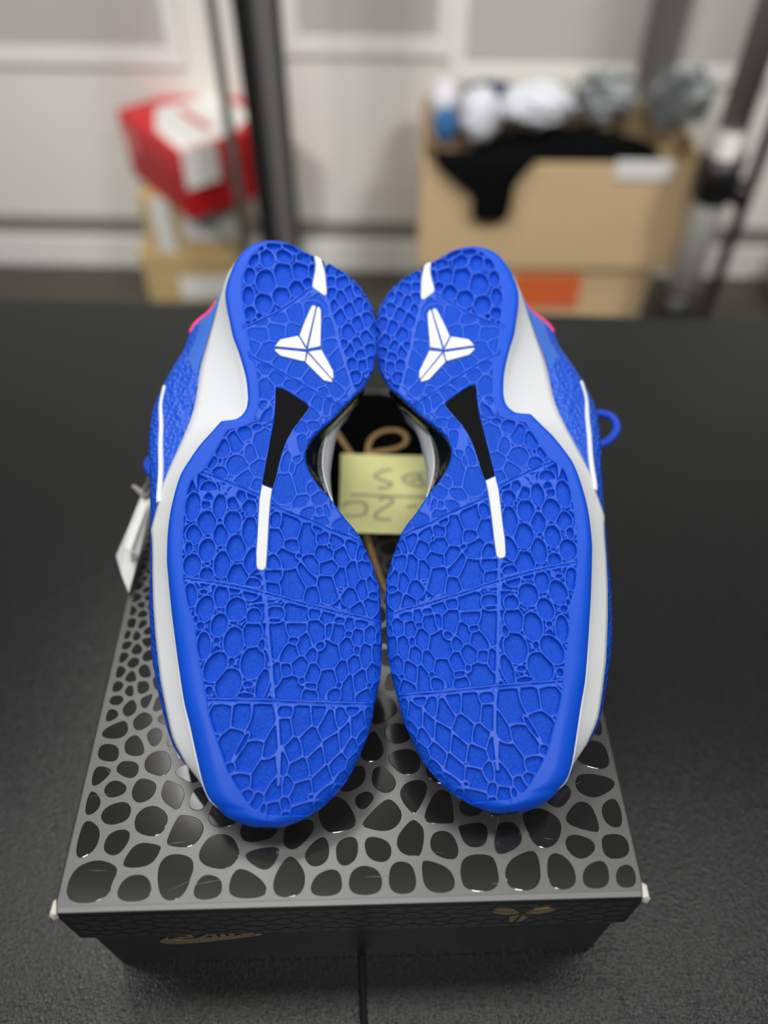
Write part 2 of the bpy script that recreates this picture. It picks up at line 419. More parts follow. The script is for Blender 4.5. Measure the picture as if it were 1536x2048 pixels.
# gold wordmark with a swoosh under it, upside down on the front of the base, half covered by the lid
sw = [(-0.030, 0.000), (-0.034, -0.005), (-0.032, -0.010), (-0.022, -0.011), (-0.002, -0.006), (0.024, 0.004), (0.000, 0.0005), (-0.018, -0.003), (-0.026, -0.003)]
def base_front(x, z, off=0.0): return Vector((x, 0.0028-off, z))
zc = BZ-LH-0.0118; xc = -0.064
P = chaikin(sw, 2)
bm = bmesh.new(); bm.faces.new([bm.verts.new(base_front(xc+p[0], zc+p[1]-0.004)) for p in P])
ext = bmesh.ops.extrude_face_region(bm, geom=list(bm.faces)); bmesh.ops.translate(bm, verts=[v for v in ext['geom'] if isinstance(v, bmesh.types.BMVert)], vec=(0, -0.0003, 0))
from_bm('gold_swoosh', bm, M['gold'], base_box)
text_mesh('gold_wordmark', 'NIKE', 0.017, Matrix.Translation((xc-0.004, 0.0026, zc+0.003)) @ Matrix.Rotation(PI, 4, 'Y') @ Matrix.Rotation(R(90), 4, 'X') @ Matrix.Scale(1.05, 4, (1, 0, 0)), M['gold'], base_box, bold=0.0004)

# gold script on the lid
W2L = Matrix.Rotation(-R(1.5), 4, 'Z') @ Matrix.Translation((0.0142, -0.0972, 0))
def on_lid(L, z=BZ+0.0005): return [W2L @ Vector((x, y, z)) for x, y in L]
for S_ in ([(-0.0420, 0.416), (-0.035, 0.4048), (-0.029, 0.393), (-0.0231, 0.3813), (-0.018, 0.372)],
           [(-0.013, 0.365), (-0.0112, 0.3813), (-0.0090, 0.3937), (-0.001, 0.4020), (0.0094, 0.4030), (0.0152, 0.3970), (0.0137, 0.3887), (0.0041, 0.3837), (-0.0061, 0.3815), (-0.016, 0.376)],
           [(-0.016, 0.330), (-0.0100, 0.305), (-0.0079, 0.2965), (-0.0009, 0.2721), (0.004, 0.262)]):
    tube('gold_script_stroke', on_lid(S_), 0.0019, M['gold_pen'], lid, flat=(1, 0.12), up=(0, 0, 1), n=10)

# ------------------------------------------------------------------ sticky note
def note_z(x, y):
    t = (y-0.302)/0.077                          # 0 at the near edge
    return BZ+0.0010+0.009*max(0, 1-t*1.5)**2+0.0015*max(0, (x-0.005)/0.04)**2
def note_pt(a, b, off=0.0):                      # a across 0..1, b from the near edge 0..1
    x = -0.0290+0.076*a+0.001*(1-b); y = 0.3020+0.077*b-0.0035*a
    return Vector((x, y, note_z(x, y)+off))
V = []; Fc = []; n = 16
for lay in (0.0, 0.00025):
    for j in range(n+1):
        for i in range(n+1): V.append(note_pt(i/n, j/n, lay))
for j in range(n):
    for i in range(n):
        a = j*(n+1)+i; Fc.append((a, a+1, a+n+2, a+n+1)); b = a+(n+1)**2; Fc.append((b, b+n+1, b+n+2, b+1))
note = new_mesh('sticky_note', V, Fc, M['note'])
tag(note, 'yellow sticky note with grey handwriting lying on the box between the two soles', 'note')
def ink(L, r=0.0011):
    P = []
    for x, y in L:
        y2 = y
        P.append(Vector((x, y2, note_z(x, y2)+0.0006)))
    tube('ink_stroke', P, r, M['ink'], note, flat=(1, 0.25), up=(0, 0, 1), n=6, seg=6)
ink([(0.0052, 0.364), (-0.001, 0.3622), (-0.0058, 0.3582), (-0.0035, 0.3551), (0.0022, 0.3524), (0.0051, 0.3506), (0.0022, 0.3475), (-0.0041, 0.3464)])
ink([(0.026, 0.3594), (0.0183, 0.3589), (0.0122, 0.3553), (0.0156, 0.3514), (0.0225, 0.3481), (0.0256, 0.3493), (0.0246, 0.3538), (0.0225, 0.3588)])
ink([(0.0176, 0.3546), (0.0211, 0.3537), (0.024, 0.3547)])
ink([(-0.0217, 0.3401), (-0.0035, 0.3394), (0.0153, 0.3385), (0.0272, 0.3378)])
ink([(-0.0266, 0.3297), (-0.0221, 0.3326), (-0.0159, 0.3335), (-0.0115, 0.3306), (-0.0112, 0.3252), (-0.0131, 0.3203), (-0.0197, 0.3187), (-0.0246, 0.3198)])
ink([(-0.0035, 0.3354), (0.0015, 0.3373), (0.0053, 0.3354), (0.0046, 0.3321), (-0.0003, 0.3272), (-0.0049, 0.3218), (-0.0052, 0.3172), (-0.0015, 0.3152), (0.0045, 0.3159)])
ink([(0.0145, 0.3281), (0.0176, 0.329), (0.0213, 0.3294)])

# ------------------------------------------------------------------ sneakers
# sole-plane tables in millimetres: u across (medial +), v from toe to heel, w out of the sole
OUT_LAT = [[-17.3,299.0],[-22.2,298.8],[-28.9,296.1],[-33.5,292.4],[-37.1,286.7],[-39.9,279.6],[-41.6,272.7],[-42.5,267.2],[-42.5,262.1],[-41.1,254.9],[-39.3,248.2],[-37.3,241.1],[-35.9,236.8],[-32.8,229.8],[-29.7,221.7],[-27.2,213.7],[-25.6,204.7],[-25.5,201.9],[-25.8,198.1],[-27.3,194.7],[-30.0,192.0],[-33.4,191.0],[-37.2,190.1],[-38.5,188.7],[-42.3,183.0],[-46.4,177.0],[-50.5,169.2],[-54.6,159.7],[-56.9,145.4],[-57.4,133.2],[-56.5,119.8],[-55.1,111.4],[-51.3,92.6],[-46.9,74.0],[-42.3,54.9],[-38.0,42.2],[-33.7,28.5],[-29.8,17.2],[-26.2,11.1],[-21.7,7.4],[-17.4,4.2],[-11.8,2.0],[-5.8,0.4],[-0.0,-0.0]]
OUT_MED = [[-17.3,299.0],[-11.6,297.9],[-7.7,296.2],[-2.9,293.4],[1.1,291.3],[5.7,289.0],[11.2,286.4],[16.2,283.6],[21.2,280.6],[25.4,277.0],[29.4,272.2],[32.8,267.3],[35.1,262.7],[36.5,258.3],[37.8,251.6],[38.8,243.7],[38.5,235.8],[37.8,226.7],[36.0,221.2],[32.4,214.1],[28.1,208.4],[22.5,201.3],[17.4,194.6],[14.6,191.6],[10.6,187.0],[7.9,183.3],[6.2,179.4],[5.7,175.9],[6.1,171.7],[8.0,167.1],[11.2,161.8],[15.4,157.2],[20.1,152.1],[26.3,144.6],[30.6,140.0],[34.7,135.2],[37.4,130.1],[40.0,125.1],[43.0,117.9],[44.9,112.6],[46.1,106.6],[47.0,97.1],[47.6,87.2],[48.1,80.0],[48.0,72.5],[47.5,66.9],[46.6,60.4],[45.4,54.3],[44.8,48.9],[42.9,41.2],[39.7,32.0],[36.3,24.9],[32.3,18.8],[27.4,12.7],[21.1,7.6],[14.8,4.0],[8.5,1.4],[4.3,0.3],[-0.0,-0.0]]
RIM = [[-21.6,295.0],[-24.6,293.8],[-28.3,289.3],[-31.2,284.1],[-32.0,279.2],[-33.8,273.1],[-33.7,266.8],[-33.1,261.5],[-31.9,255.0],[-29.8,246.4],[-26.9,234.2],[-22.8,221.7],[-21.0,214.2],[-19.6,205.2],[-19.5,199.9],[-20.3,193.9],[-23.0,189.3],[-28.8,186.2],[-33.3,185.0],[-35.1,181.4],[-38.5,173.2],[-40.7,167.6],[-43.0,163.0],[-45.2,161.0],[-48.4,157.2],[-49.7,151.2],[-49.9,142.6],[-49.7,136.2],[-49.5,129.7],[-49.2,123.4],[-47.9,115.5],[-46.0,106.0],[-42.8,95.6],[-38.9,87.4],[-38.0,81.5],[-35.5,71.5],[-33.2,64.1],[-31.0,56.9],[-29.7,51.7],[-28.0,46.1],[-24.6,38.3],[-21.0,30.1],[-18.1,24.1],[-15.3,20.0],[-12.2,16.0],[-7.6,10.4],[-3.3,7.9],[0.8,6.4]]
WHITE_LAT = [[-33.7,301.8,11.3],[-39.9,294.6,13.4],[-44.2,285.5,15.9],[-46.4,275.8,17.1],[-48.2,265.2,18.4],[-50.0,254.7,19.6],[-52.2,240.9,20.2],[-54.4,228.0,20.6],[-55.2,215.7,20.8],[-55.9,205.2,20.7],[-58.5,187.8,19.5],[-62.4,172.6,18.5],[-65.1,161.7,17.7],[-66.7,147.5,16.7],[-68.0,135.5,15.9],[-66.6,129.9,15.5],[-65.2,120.2,14.9],[-64.4,114.0,14.6],[-61.9,98.0,13.8],[-58.8,82.5,13.1],[-54.2,63.6,12.1],[-49.6,49.1,11.4],[-44.7,34.9,10.8],[-38.1,23.3,10.2],[-28.1,10.7,9.6]]
UPPER_LAT = [[-45.0,287.0,27.4],[-50.9,271.2,28.8],[-56.4,262.6,29.5],[-63.1,257.2,29.9],[-65.3,243.2,30.6],[-71.2,230.2,31.2],[-74.6,221.1,31.7],[-78.1,207.2,31.4],[-78.1,191.4,30.0],[-76.9,180.0,29.0],[-74.5,169.5,28.0],[-69.9,137.9,25.2],[-66.6,111.8,23.2],[-65.3,99.3,22.4],[-61.0,75.5,20.9],[-56.3,60.3,19.9],[-50.8,45.6,18.2],[-45.4,32.6,16.6],[-38.9,22.8,15.4]]
ARCH_IN = [[27.6,212.8,16.0],[22.6,206.6,16.0],[17.1,199.2,16.0],[15.4,193.6,16.0],[14.4,188.0,16.0],[13.6,180.7,16.0],[14.1,174.0,16.0],[15.6,167.0,16.0],[18.4,160.1,16.0],[20.2,157.0,16.0]]
ARCH_OUT = [[28.4,215.3,24.0],[26.2,210.4,24.0],[23.3,204.9,24.0],[21.2,198.7,24.0],[19.7,192.2,24.0],[18.8,183.6,24.0],[18.2,174.8,24.0],[18.7,167.6,24.0],[20.0,160.8,24.0],[21.4,158.5,24.0]]
STRIP = [[-14.4,157.5],[-9.3,155.8],[-9.7,150.1],[-9.7,141.8],[-9.2,125.6],[-9.1,116.9],[-9.5,115.8],[-10.4,115.0],[-12.3,115.2],[-13.3,116.0],[-13.7,117.5],[-14.3,123.8],[-14.4,131.9],[-14.7,139.0],[-15.0,149.9]]
SHANK = [[-11.7,210.2],[-8.8,210.2],[-4.2,207.9],[1.0,204.6],[4.5,202.6],[5.7,200.5],[4.8,198.3],[1.6,193.1],[-1.7,187.8],[-4.3,181.7],[-6.2,174.3],[-7.4,167.3],[-8.2,161.5],[-9.3,155.8],[-14.5,157.6],[-13.8,165.1],[-13.2,173.0],[-12.4,181.1],[-11.8,187.7],[-11.2,195.9],[-11.4,203.0],[-11.8,207.3]]
HEEL_MARK = [[2.7,288.7],[4.3,288.8],[6.3,287.2],[7.6,283.6],[8.9,278.9],[9.9,273.1],[10.6,267.6],[10.4,265.8],[9.6,265.1],[6.8,266.8],[3.8,268.8],[3.0,270.0],[2.8,271.2],[3.3,275.6],[3.7,280.4],[3.6,284.4]]
LOGO = [[[2.4,255.8],[3.4,258.3],[4.4,258.7],[5.5,257.9],[2.1,234.1],[-1.9,240.4],[-0.3,246.7]],[[6.1,257.6],[7.1,258.0],[8.3,256.0],[8.8,248.4],[9.3,235.1],[3.0,233.1]],[[-14.1,233.1],[-11.6,237.2],[-3.0,240.0],[-2.2,239.5],[2.0,232.7]],[[-13.5,231.6],[2.2,231.1],[1.9,226.0],[1.0,225.7],[-10.6,227.8],[-14.1,230.7]],[[3.3,231.4],[9.9,233.1],[16.6,221.7],[17.1,217.9],[16.4,217.0]],[[3.0,230.5],[2.3,225.2],[12.2,215.8],[16.5,215.1],[16.5,216.2]]]
GROOVES = [[[-32.8,242.3],[-29.1,243.3],[-15.4,252.2],[-7.4,259.1],[-0.1,267.0],[2.2,268.7]],[[-29.2,227.9],[-12.5,220.3],[4.4,211.3],[22.8,201.6]],[[-44.9,162.1],[-38.4,160.5],[-29.3,157.3],[-20.5,154.2],[-14.9,152.0]],[[-8.7,147.4],[1.4,143.8],[11.1,140.8],[19.6,137.1],[29.7,134.2],[36.9,131.1]],[[-46.7,108.8],[-34.5,108.1],[-22.8,106.6],[-8.3,104.1]],[[-8.3,104.1],[-1.3,102.6],[9.2,100.1],[17.7,98.6],[27.8,96.5],[37.5,95.2],[47.2,92.6]],[[-29.7,54.1],[-4.5,54.8],[11.3,54.9],[24.9,54.9],[45.9,55.4]]]
RAISED = [[[10.4,264.9],[13.8,254.6],[17.1,245.0],[20.8,232.2],[24.9,220.2],[28.3,210.4]],[[-10.4,115.0],[-8.3,104.1],[-5.8,86.8],[-3.6,73.8],[-1.4,61.1],[-0.2,53.9],[1.1,49.1],[2.4,41.5],[3.8,31.9],[4.1,19.3]]]
CELLS = [[-19.3,293.6,4.2,2.8,0],[-10.6,293.2,4.9,2.6,30],[-22.4,285.0,3.8,5.8,-15],[-13.5,287.7,4.0,5.0,-20],[-2.8,287.3,3.8,4.0,0],[-29.0,283.1,2.6,4.4,15],[-30.6,273.4,2.9,5.1,0],[-21.8,270.7,5.1,6.9,-5],[-12.9,275.9,5.0,7.3,-10],[-4.3,279.1,4.5,5.8,0],[-30.2,261.3,3.0,5.6,-5],[-21.9,257.8,4.4,5.8,-10],[-13.1,262.9,4.4,5.4,0],[-5.3,268.3,4.1,4.7,0],[2.2,279.7,2.1,4.0,0],[-28.5,251.0,3.0,4.2,0],[-23.6,249.5,2.0,2.3,0],[-0.1,272.4,2.8,3.2,0],[1.7,287.7,1.7,2.4,0],[-34.0,269.1,0.8,2.3,0],[-26.4,291.4,2.1,2.0,0],[-29.0,245.2,2.0,1.9,0],[11.9,280.8,2.6,3.4,0],[18.2,274.6,2.6,3.4,0],[23.0,268.3,2.6,3.3,0],[18.7,264.8,2.6,3.3,0],[28.2,261.3,2.6,3.3,0],[23.6,257.8,2.6,3.3,0],[18.3,253.0,2.6,3.7,0],[33.1,252.8,2.6,3.3,0],[28.4,250.1,2.6,3.3,0],[23.5,245.0,2.6,3.4,0],[33.3,242.1,2.6,3.2,0],[28.4,237.5,2.6,3.2,0],[12.3,274.0,2.1,3.6,0],[13.0,267.4,2.1,3.5,0],[15.2,259.7,1.7,3.5,0],[16.5,279.6,2.1,2.4,0],[26.1,269.8,2.1,2.4,0],[31.4,260.8,1.7,2.3,0],[21.6,237.3,2.0,2.3,0],[36.4,248.1,1.7,3.5,0],[24.8,234.7,2.5,3.4,0],[30.0,232.3,2.5,3.4,0],[34.9,235.6,2.3,3.4,0],[26.7,226.4,2.3,3.3,0],[31.3,226.8,2.3,3.1,0],[28.0,219.8,2.3,3.0,0],[36.2,228.9,2.0,3.4,0],[-22.7,240.2,4.5,4.5,0],[-13.9,243.2,4.5,5.1,0],[-5.7,242.8,3.5,4.0,0],[-25.5,232.1,3.5,3.4,0],[-17.2,228.8,4.5,5.0,0],[-10.4,223.9,4.5,4.4,0],[-2.2,221.2,4.5,4.4,0],[7.2,216.5,5.0,4.4,0],[12.4,245.0,3.6,5.1,0],[14.0,236.0,3.0,4.5,0],[18.0,228.5,3.0,5.0,0],[21.6,217.7,3.0,4.4,0],[18.4,211.9,3.5,3.8,0],[12.6,209.2,3.0,2.7,0],[-23.2,246.4,4.0,3.4,0],[-13.3,248.5,4.0,3.4,0],[-3.9,252.8,4.1,4.6,0],[3.7,254.6,4.6,4.6,0],[-18.1,220.5,4.0,3.9,0],[-11.7,216.0,4.0,4.4,0],[-3.5,212.3,4.5,3.3,0],[-17.0,208.0,4.4,6.5,0],[-22.7,216.2,3.0,3.3,0],[3.8,207.5,4.0,3.8,0],[10.0,203.6,3.5,4.9,0],[15.0,202.9,3.0,4.3,0],[-17.2,198.3,2.9,5.9,0],[6.4,197.9,3.9,3.7,0],[19.0,201.1,3.0,3.2,0],[-16.1,195.9,3.6,5.3,5],[-25.4,183.6,3.8,4.2,0],[-29.4,179.1,4.1,5.5,-10],[-34.8,175.3,3.5,5.1,20],[-16.0,180.1,4.5,6.9,0],[-21.3,173.8,2.9,4.5,-10],[-27.7,166.9,4.7,5.1,0],[-16.8,165.9,3.5,4.1,0],[-22.9,159.4,3.8,5.0,0],[-39.4,167.4,2.2,3.4,20],[-35.4,161.9,3.8,3.7,0],[-35.8,168.7,1.1,1.4,0],[-23.1,179.6,1.3,0.9,0],[-39.9,153.3,3.9,4.3,0],[-33.2,152.4,1.2,0.8,0],[-25.6,150.9,4.1,4.3,0],[-17.2,156.5,3.1,4.0,0],[-19.3,187.5,2.6,2.1,0],[-31.3,185.6,1.6,0.7,0],[-0.4,178.5,1.6,4.5,-15],[-3.4,170.0,1.9,4.4,10],[-3.3,156.7,4.4,5.7,0],[1.3,172.4,1.9,2.4,0],[4.5,162.8,3.8,6.8,-5],[-0.4,177.5,1.6,4.5,-15],[-0.4,167.9,1.3,3.1,0],[6.1,148.8,3.5,4.3,0],[14.1,152.0,3.5,3.0,0],[14.9,145.0,1.9,3.0,0],[18.6,146.3,2.5,4.0,-20],[22.1,146.5,1.9,3.6,-30],[2.7,188.9,2.6,2.8,0],[8.1,190.8,2.6,2.1,0],[3.2,181.6,1.9,4.2,0],[9.3,157.7,2.2,3.0,-20],[-46.4,144.5,3.5,6.6,0],[-39.7,151.2,3.4,3.6,0],[-33.8,145.3,3.1,5.9,0],[-27.0,149.4,3.4,5.6,0],[-19.5,145.6,3.3,4.1,0],[-39.1,136.8,4.3,5.5,0],[-26.9,137.9,3.9,5.4,0],[-18.4,133.6,3.4,7.1,0],[-44.3,130.7,3.7,4.5,0],[-31.8,131.1,3.4,5.1,-5],[-37.5,123.4,3.7,5.2,0],[-23.8,125.2,4.4,6.1,0],[-43.7,115.8,3.9,5.0,0],[-29.8,116.9,3.6,6.0,0],[-16.3,119.6,3.1,6.3,15],[-22.0,112.0,4.6,5.3,0],[-36.5,111.5,3.0,3.4,0],[-46.1,124.2,1.8,3.2,0],[-49.7,137.7,0.9,2.3,0],[-40.4,145.9,2.2,2.3,0],[-33.1,138.5,1.2,1.0,0],[-37.9,130.4,1.5,0.8,0],[-31.5,125.0,1.4,1.0,0],[-36.8,116.8,1.4,0.9,0],[-22.9,118.3,1.7,0.8,0],[-23.6,132.6,1.2,0.8,0],[-22.3,142.5,1.2,1.1,0],[-14.7,108.4,3.6,2.8,0],[-49.4,124.9,0.6,3.2,0],[-18.5,152.6,3.1,2.7,0],[-33.3,153.0,1.9,0.7,0],[-42.8,101.5,2.7,5.2,-10],[-35.6,95.4,3.9,5.8,10],[-28.7,101.9,3.3,5.2,0],[-21.2,95.9,4.5,5.2,0],[-28.3,88.2,3.6,5.1,10],[-34.4,78.4,2.9,5.9,-5],[-21.0,80.8,4.3,6.3,0],[-12.8,93.0,3.3,3.7,0],[-12.7,84.8,4.2,5.7,0],[-28.2,69.2,4.4,6.7,25],[-11.6,71.8,5.0,6.8,5],[-21.6,61.7,5.2,6.7,20],[-12.8,62.1,2.1,1.5,0],[-6.4,62.4,2.6,6.4,10],[-28.8,81.0,1.5,1.5,0],[-29.0,95.5,1.2,0.9,0],[-21.8,89.5,1.8,0.9,0],[-15.9,97.4,0.9,0.9,0],[-21.1,71.9,1.5,1.8,0],[-37.0,103.3,1.8,1.2,0],[-15.1,104.5,3.6,3.7,0],[-30.0,58.4,1.7,2.0,0],[-13.5,56.8,3.5,1.4,0],[-36.8,87.5,1.8,1.8,0],[-8.1,80.0,1.5,2.7,0],[-22.7,105.7,3.0,2.5,0],[-39.2,90.4,1.2,1.8,0],[0.8,137.2,4.7,5.7,-10],[-5.8,131.1,3.5,4.8,0],[2.2,127.9,3.1,3.6,0],[9.4,131.6,3.9,6.9,-10],[16.8,132.1,2.9,2.8,0],[23.1,131.2,3.1,3.2,20],[1.0,121.5,3.9,5.0,-20],[-5.2,118.7,3.1,3.2,0],[12.2,118.9,3.1,5.2,-20],[17.6,125.3,3.7,3.8,-10],[26.7,123.8,3.3,4.4,0],[20.8,117.9,4.3,3.6,-10],[-4.8,113.2,3.4,3.1,0],[4.3,109.8,5.4,6.7,-10],[10.2,113.7,3.5,5.5,-35],[26.5,113.0,3.3,5.5,0],[32.2,115.3,3.3,5.2,-10],[37.2,118.4,2.9,4.0,0],[20.6,108.8,4.2,5.5,-10],[13.5,104.5,3.1,4.3,0],[36.8,108.9,2.9,4.3,-10],[41.4,111.1,2.3,3.9,0],[32.0,105.1,3.3,3.5,0],[5.9,123.0,1.5,1.2,0],[25.9,138.8,3.4,4.5,-15],[21.0,147.1,3.2,4.1,-20],[31.6,128.1,3.1,4.0,0],[35.2,126.7,2.4,3.6,0],[38.0,124.9,2.0,2.4,0],[26.8,108.3,1.9,1.0,0],[42.4,106.1,1.9,2.0,0],[-5.4,106.1,3.4,3.1,0],[15.8,142.2,3.6,2.5,0],[7.6,145.8,3.5,4.5,0],[-6.1,139.6,2.3,3.3,0],[31.6,136.3,2.4,1.6,30],[13.8,136.8,2.4,1.6,30],[20.5,129.1,1.2,1.2,0],[43.2,115.6,1.6,2.4,0],[6.9,95.4,4.6,4.6,0],[7.4,88.2,4.5,3.4,0],[-0.9,83.2,4.1,6.4,0],[16.5,87.1,4.2,4.9,10],[11.6,82.3,3.0,4.9,15],[6.6,82.8,2.3,1.5,0],[4.8,76.8,3.7,4.1,0],[15.4,76.2,2.6,3.0,0],[23.2,76.5,5.6,6.7,10],[26.4,87.2,3.6,4.9,15],[31.0,80.3,3.6,4.9,5],[36.0,85.4,2.9,3.8,0],[41.7,86.5,2.5,3.6,0],[31.8,87.1,1.9,1.5,0],[40.2,77.7,2.7,5.2,5],[35.9,79.8,1.5,2.3,0],[45.5,79.1,2.3,4.5,0],[10.1,70.7,4.1,4.1,0],[4.3,69.3,2.6,2.9,0],[16.3,68.1,3.7,4.4,0],[23.2,65.1,4.5,6.2,10],[29.3,69.8,3.2,5.2,0],[35.1,73.0,3.2,4.5,5],[6.7,61.0,5.5,5.4,0],[44.0,69.4,2.6,4.1,0],[37.8,65.7,3.2,5.1,0],[32.7,62.2,3.0,6.2,5],[11.3,64.5,1.5,1.8,0],[15.9,62.5,2.6,1.8,0],[15.0,58.5,3.3,2.9,0],[28.5,63.5,1.5,1.5,0],[26.1,59.7,3.3,2.9,0],[40.7,59.3,3.4,2.9,0],[45.4,62.4,1.9,3.3,10],[42.7,64.1,1.5,1.1,0],[-0.3,66.6,2.2,4.0,0],[41.1,100.7,2.9,3.5,0],[36.5,98.5,3.1,3.1,0],[21.0,94.6,3.1,3.4,0],[15.6,95.8,3.0,2.3,0],[31.9,91.3,2.3,2.7,0],[22.6,88.2,1.9,3.8,0],[19.2,80.8,2.3,2.3,0],[-2.6,94.9,3.4,2.3,0],[-2.7,91.8,2.3,1.1,0],[45.6,85.6,1.1,2.3,0],[27.2,93.0,2.3,1.5,0],[37.2,92.0,2.7,1.9,0],[-23.3,46.9,3.9,4.7,0],[-14.2,47.3,4.2,4.8,20],[-6.1,45.6,4.9,7.4,15],[-18.0,35.7,3.9,6.4,25],[-9.4,30.8,3.6,7.2,25],[-0.2,37.0,2.4,6.4,15],[-13.2,35.9,1.2,5.8,28],[-2.1,23.0,4.2,6.6,20],[-17.6,25.6,1.8,1.7,0],[-12.3,20.3,3.3,3.1,-20],[-8.8,14.2,2.4,2.0,0],[-4.8,12.7,2.1,3.1,20],[2.5,17.5,3.0,4.8,20],[-1.5,8.9,1.2,1.7,0],[2.9,8.7,3.0,2.8,0],[12.8,47.2,4.2,5.6,0],[5.2,50.5,2.7,2.3,0],[5.4,42.3,2.7,5.2,0],[19.7,49.8,3.0,4.6,0],[24.4,45.7,3.9,4.6,10],[30.3,48.9,2.5,3.6,0],[16.8,38.6,3.7,5.8,0],[32.5,40.8,2.5,5.5,10],[27.0,35.4,3.4,5.8,15],[20.3,29.7,3.5,5.4,10],[38.3,45.6,3.2,4.9,15],[35.2,52.7,2.4,2.0,0],[42.9,49.8,1.7,3.3,0],[40.2,41.5,2.0,3.6,20],[35.0,36.7,2.7,3.9,20],[9.4,33.8,3.7,4.5,25],[13.0,25.7,4.3,4.4,10],[29.8,28.5,3.3,4.8,15],[23.2,21.9,3.6,5.7,15],[14.6,16.0,3.9,5.3,20],[25.2,16.0,3.3,4.4,25],[15.4,9.5,4.2,2.8,-20],[32.0,23.8,2.3,3.2,30],[36.7,30.0,2.0,4.2,30],[29.4,17.8,1.3,2.5,35],[18.7,14.6,1.3,1.2,0],[8.2,19.2,2.3,3.4,0],[18.1,23.0,1.3,0.6,0],[5.5,28.9,2.3,4.8,0],[40.8,36.6,1.4,3.2,20],[7.8,10.8,2.0,2.5,0],[8.1,7.1,1.6,1.2,0],[22.8,11.6,2.0,1.9,-30]]

def arr(t): return np.array(t, dtype=float)
def by_v(t):
    a = arr(t); o = np.argsort(a[:, 1], kind='stable'); return a[o]
lat = by_v(OUT_LAT); med = by_v(OUT_MED)
V0 = min(lat[0, 1], med[0, 1]); V1 = max(lat[-1, 1], med[-1, 1])
def smooth_poly(a, n=4):                         # Catmull-Rom through a single-valued outline
    return np.array([(p.x, p.y) for p in catmull([(x, y, 0) for x, y in a], n)])
latp = arr(OUT_LAT); medp = arr(OUT_MED)
def fn_v(t, sm=True):
    a = np.array([(p.x, p.y) for p in catmull([(q[0], q[1], 0) for q in t], 5)]) if sm else arr(t)[:, :2]
    o = np.argsort(a[:, 1], kind='stable'); a = a[o]
    return lambda v: np.interp(v, a[:, 1], a[:, 0])
uL = fn_v(OUT_LAT); uR = fn_v(OUT_MED); uRim = fn_v(RIM)
def fn_u(t):
    a = arr(t); o = np.argsort(a[:, 0]); a = a[o]
    def f(u):
        r = np.interp(u, a[:, 0], a[:, 1])
        s0 = (a[1, 1]-a[0, 1])/(a[1, 0]-a[0, 0]); s1 = (a[-1, 1]-a[-2, 1])/(a[-1, 0]-a[-2, 0])
        r = np.where(u < a[0, 0], a[0, 1]+(u-a[0, 0])*s0, r)
        return np.where(u > a[-1, 0], a[-1, 1]+(u-a[-1, 0])*s1, r)
    return f
gv1 = fn_u(GROOVES[0]); gv2 = fn_u(GROOVES[1]); gv3 = fn_u(GROOVES[2]+GROOVES[3]); gv4 = fn_u(GROOVES[4]+GROOVES[5][1:]); gv5 = fn_u(GROOVES[6])
rl1 = fn_v(RAISED[0], False); rl2 = fn_v(RAISED[1], False)

NV, NU = 860, 300
tt = np.linspace(0, 1, NV)
vv = V0+0.05+(V1-V0-0.1)*(tt-0.10*np.sin(2*PI*tt)/(2*PI)*2.5)    # rows packed a little tighter at the tips
Lr = uL(vv); Rr = uR(vv)
ss = np.linspace(0, 1, NU)
UU = Lr[:, None]+(Rr-Lr)[:, None]*ss[None, :]
VV = np.repeat(vv[:, None], NU, 1)

def seg_dist(U_, V_, poly, closed=False):
    d = np.full(U_.shape, 1e9); P = arr(poly)[:, :2]; n = len(P)
    for i in range(n if closed else n-1):
        a = P[i]; b = P[(i+1) % n]; ab = b-a; L2 = max(ab@ab, 1e-9)
        t = np.clip(((U_-a[0])*ab[0]+(V_-a[1])*ab[1])/L2, 0, 1)
        d = np.minimum(d, np.hypot(U_-a[0]-t*ab[0], V_-a[1]-t*ab[1]))
    return d
def inside(U_, V_, poly):
    P = arr(poly)[:, :2]; c = np.zeros(U_.shape, bool); n = len(P)
    for i in range(n):
        a = P[i]; b = P[(i+1) % n]
        cond = ((a[1] > V_) != (b[1] > V_))
        c ^= cond & (U_ < (b[0]-a[0])*(V_-a[1])/((b[1]-a[1]) if abs(b[1]-a[1]) > 1e-9 else 1e-9)+a[0])
    return c
def sst(a, b, x):
    t = np.clip((x-a)/(b-a), 0, 1); return t*t*(3-2*t)

# panels of the outsole
pid = np.zeros(UU.shape, int)
rimu = uRim(VV)
is_rim = (UU < rimu) | (VV < RIM[-1][1]) & (UU < 30) | (VV > RIM[0][1]+0.5) & (UU < 6)
heel = VV > gv2(UU)
right_of_1 = (UU > rl1(VV)) & (VV > RAISED[0][-1][1])
pid[heel & right_of_1] = 3
pid[heel & ~right_of_1 & (VV > gv1(UU))] = 1
pid[heel & ~right_of_1 & (VV <= gv1(UU))] = 2
right_of_2 = UU > rl2(VV)
z3 = ~heel & (VV > gv3(UU)); pid[z3] = 4
z4 = ~heel & ~z3 & (VV > gv4(UU)); pid[z4 & ~right_of_2] = 5; pid[z4 & right_of_2] = 6
z5 = ~heel & ~z3 & ~z4 & (VV > gv5(UU)); pid[z5 & ~right_of_2] = 7; pid[z5 & right_of_2] = 8
z6 = ~heel & ~z3 & ~z4 & ~z5; pid[z6 & ~right_of_2] = 9; pid[z6 & right_of_2] = 10
DEPTH = np.array([0, 2.8, 0.65, 2.0, 1.0, 2.5, 2.0, 2.4, 2.0, 1.9, 1.8])
dep = DEPTH[pid]
waist_lat = (pid == 4)
dep = np.where(waist_lat, 0.75+1.0*sst(14, 2, UU-rimu)*sst(205, 190, VV), dep)

